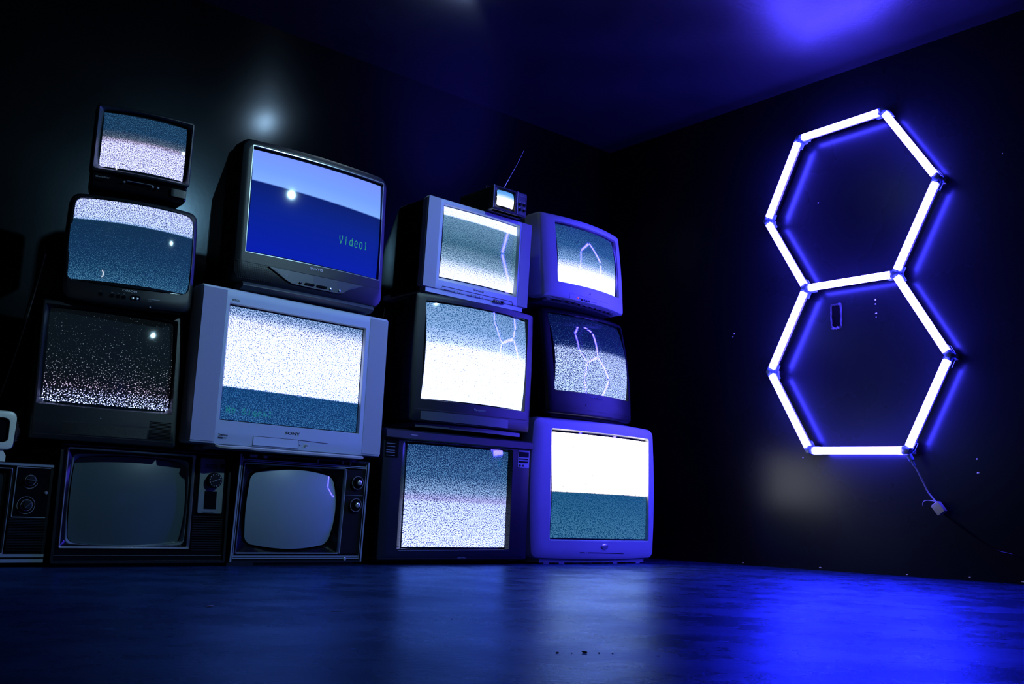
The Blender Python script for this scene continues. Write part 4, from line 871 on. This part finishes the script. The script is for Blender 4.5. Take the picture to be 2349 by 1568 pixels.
rnd = random.Random(11)
for y, z in ((3.05, .010), (2.62, .012), (2.20, .008), (1.93, .014), (1.72, .010), (1.66, .022), (1.60, .009)):
    blob('plaster_chip', 'one of the tiny pale chips along the foot of the right wall', 'plaster chip', y, z, .0016+rnd.uniform(0, .0012), sq=1.5+rnd.uniform(0, 2), group='chips along the foot of the right wall')
# crumbs and a scuff on the floor
def crumb(label, x, y, r, m=M_chip, nm='paint_chip', sx=1.):
    bm = bmesh.new(); bmesh.ops.create_icosphere(bm, subdivisions=1, radius=r); rnd = random.Random(int(x*999))
    for v in bm.verts: v.co = Vector((v.co.x*sx, v.co.y*.8, v.co.z*.35))*(1+rnd.uniform(-.25, .25))
    o = finish(nm, bm, m, smooth=False); o.location = (x, y, r*.35); tag(o, label, 'debris')
crumb('pale chip on the floor in front of the old sets', .884, 1.932, .0045, sx=1.6)
crumb('tiny pale crumb on the floor in front of the wide floor set', 1.201, 1.555, .0022)
crumb('small reddish sliver on the floor in front of the knobbed old set', 1.075, 1.756, .0016, mat('reddish sliver', (.25, .03, .03), .6), 'floor_sliver', 14)
M_dk = mat('dark grit', (.004, .004, .005), .8)
for i, (x, y, r, w_) in enumerate(((1.052, 1.106, .0028, 'the first grain'), (1.089, 1.087, .0048, 'the largest grain'), (1.070, 1.094, .0018, 'a fine grain'), (1.108, 1.075, .0022, 'a mid grain'), (1.125, 1.064, .0020, 'a far grain'))):
    crumb(w_+' of the dark grit lying in the pale reflection on the floor', x, y, r, M_dk, 'grit')

# ------------------------------------------------------------------ lamps
def light(name, kind, loc_, energy, col, **k):
    l = bpy.data.lights.new(name, kind); l.energy = energy; l.color = col
    for a, b_ in k.items(): setattr(l, a, b_)
    o = bpy.data.objects.new(name, l); C.objects.link(o); o.location = loc_; return o
def aim(o, p): o.rotation_euler = (Vector(p)-o.location).to_track_quat('-Z', 'Y').to_euler()
# ceiling lamp near the stacks (its puck sits just above the picture)
lp = thing('ceiling_lamp', 'small round ceiling lamp above the stacks', 'ceiling light', (2.34, 3.075, ZC))
bm = bmesh.new(); n = 24; loft(bm, [[(r*math.cos(2*PI*i/n), r*math.sin(2*PI*i/n), z) for i in range(n)] for r, z in ((.035, 0), (.035, -.02), (.028, -.024))], cap0=True, cap1=True); finish('lamp_housing', bm, M_black, lp)
bm = bmesh.new(); loft(bm, [[(r*math.cos(2*PI*i/n), r*math.sin(2*PI*i/n), z) for i in range(n)] for r, z in ((.026, -.024), (.026, -.040), (.018, -.046))], cap0=True, cap1=True); finish('lamp_lens', bm, mat('lit lamp lens', (.8, .8, .8), .4, emit=(.7, .88, 1), estr=80), lp)
l = light('downlight', 'SPOT', (2.34, 3.075, ZC-.07), 8, (.62, .82, 1), shadow_soft_size=.03, spot_size=math.radians(165), spot_blend=.25); aim(l, (1.90, 4.1, 2.08))
# spotlight across the room aimed at the sets
l = light('stage_spot', 'SPOT', (2.66, .75, 2.30), 150, (.44, .80, 1), shadow_soft_size=.03, spot_size=math.radians(64), spot_blend=.7); aim(l, (1.32, 3.2, .95))
# a bent white tube lamp on a stand behind the viewer's left: seen only as the small bright hook mirrored in the old tubes
sl = thing('bent_tube_lamp', 'bent white tube lamp on a thin stand, facing the stacks', 'lamp', (-1.0, -1.2, 0))
bm = bmesh.new(); tube(bm, [(-.10, 0, 1.10), (0, 0, 1.0)], .012, 10); tube(bm, [(0, 0, .985), (.01, 0, .82)], .012, 10); tube(bm, [(.01, 0, .80), (-.08, 0, .76)], .012, 10)
finish('lit_tube', bm, mat('white lit tube', (.8, .8, .8), .4, emit=(.9, .95, 1), estr=70), sl)
bm = bmesh.new(); tube(bm, [(.02, -.02, 0), (.02, -.02, 1.0)], .008, 8); finish('pole', bm, M_black, sl)
bm = bmesh.new(); bx(bm, -.12, .16, -.16, .12, 0, .02); finish('base', bm, M_black, sl)
w = bpy.data.worlds.new('night'); S_.world = w; w.use_nodes = True; w.node_tree.nodes['Background'].inputs[0].default_value = (.02, .04, .1, 1); w.node_tree.nodes['Background'].inputs[1].default_value = .02
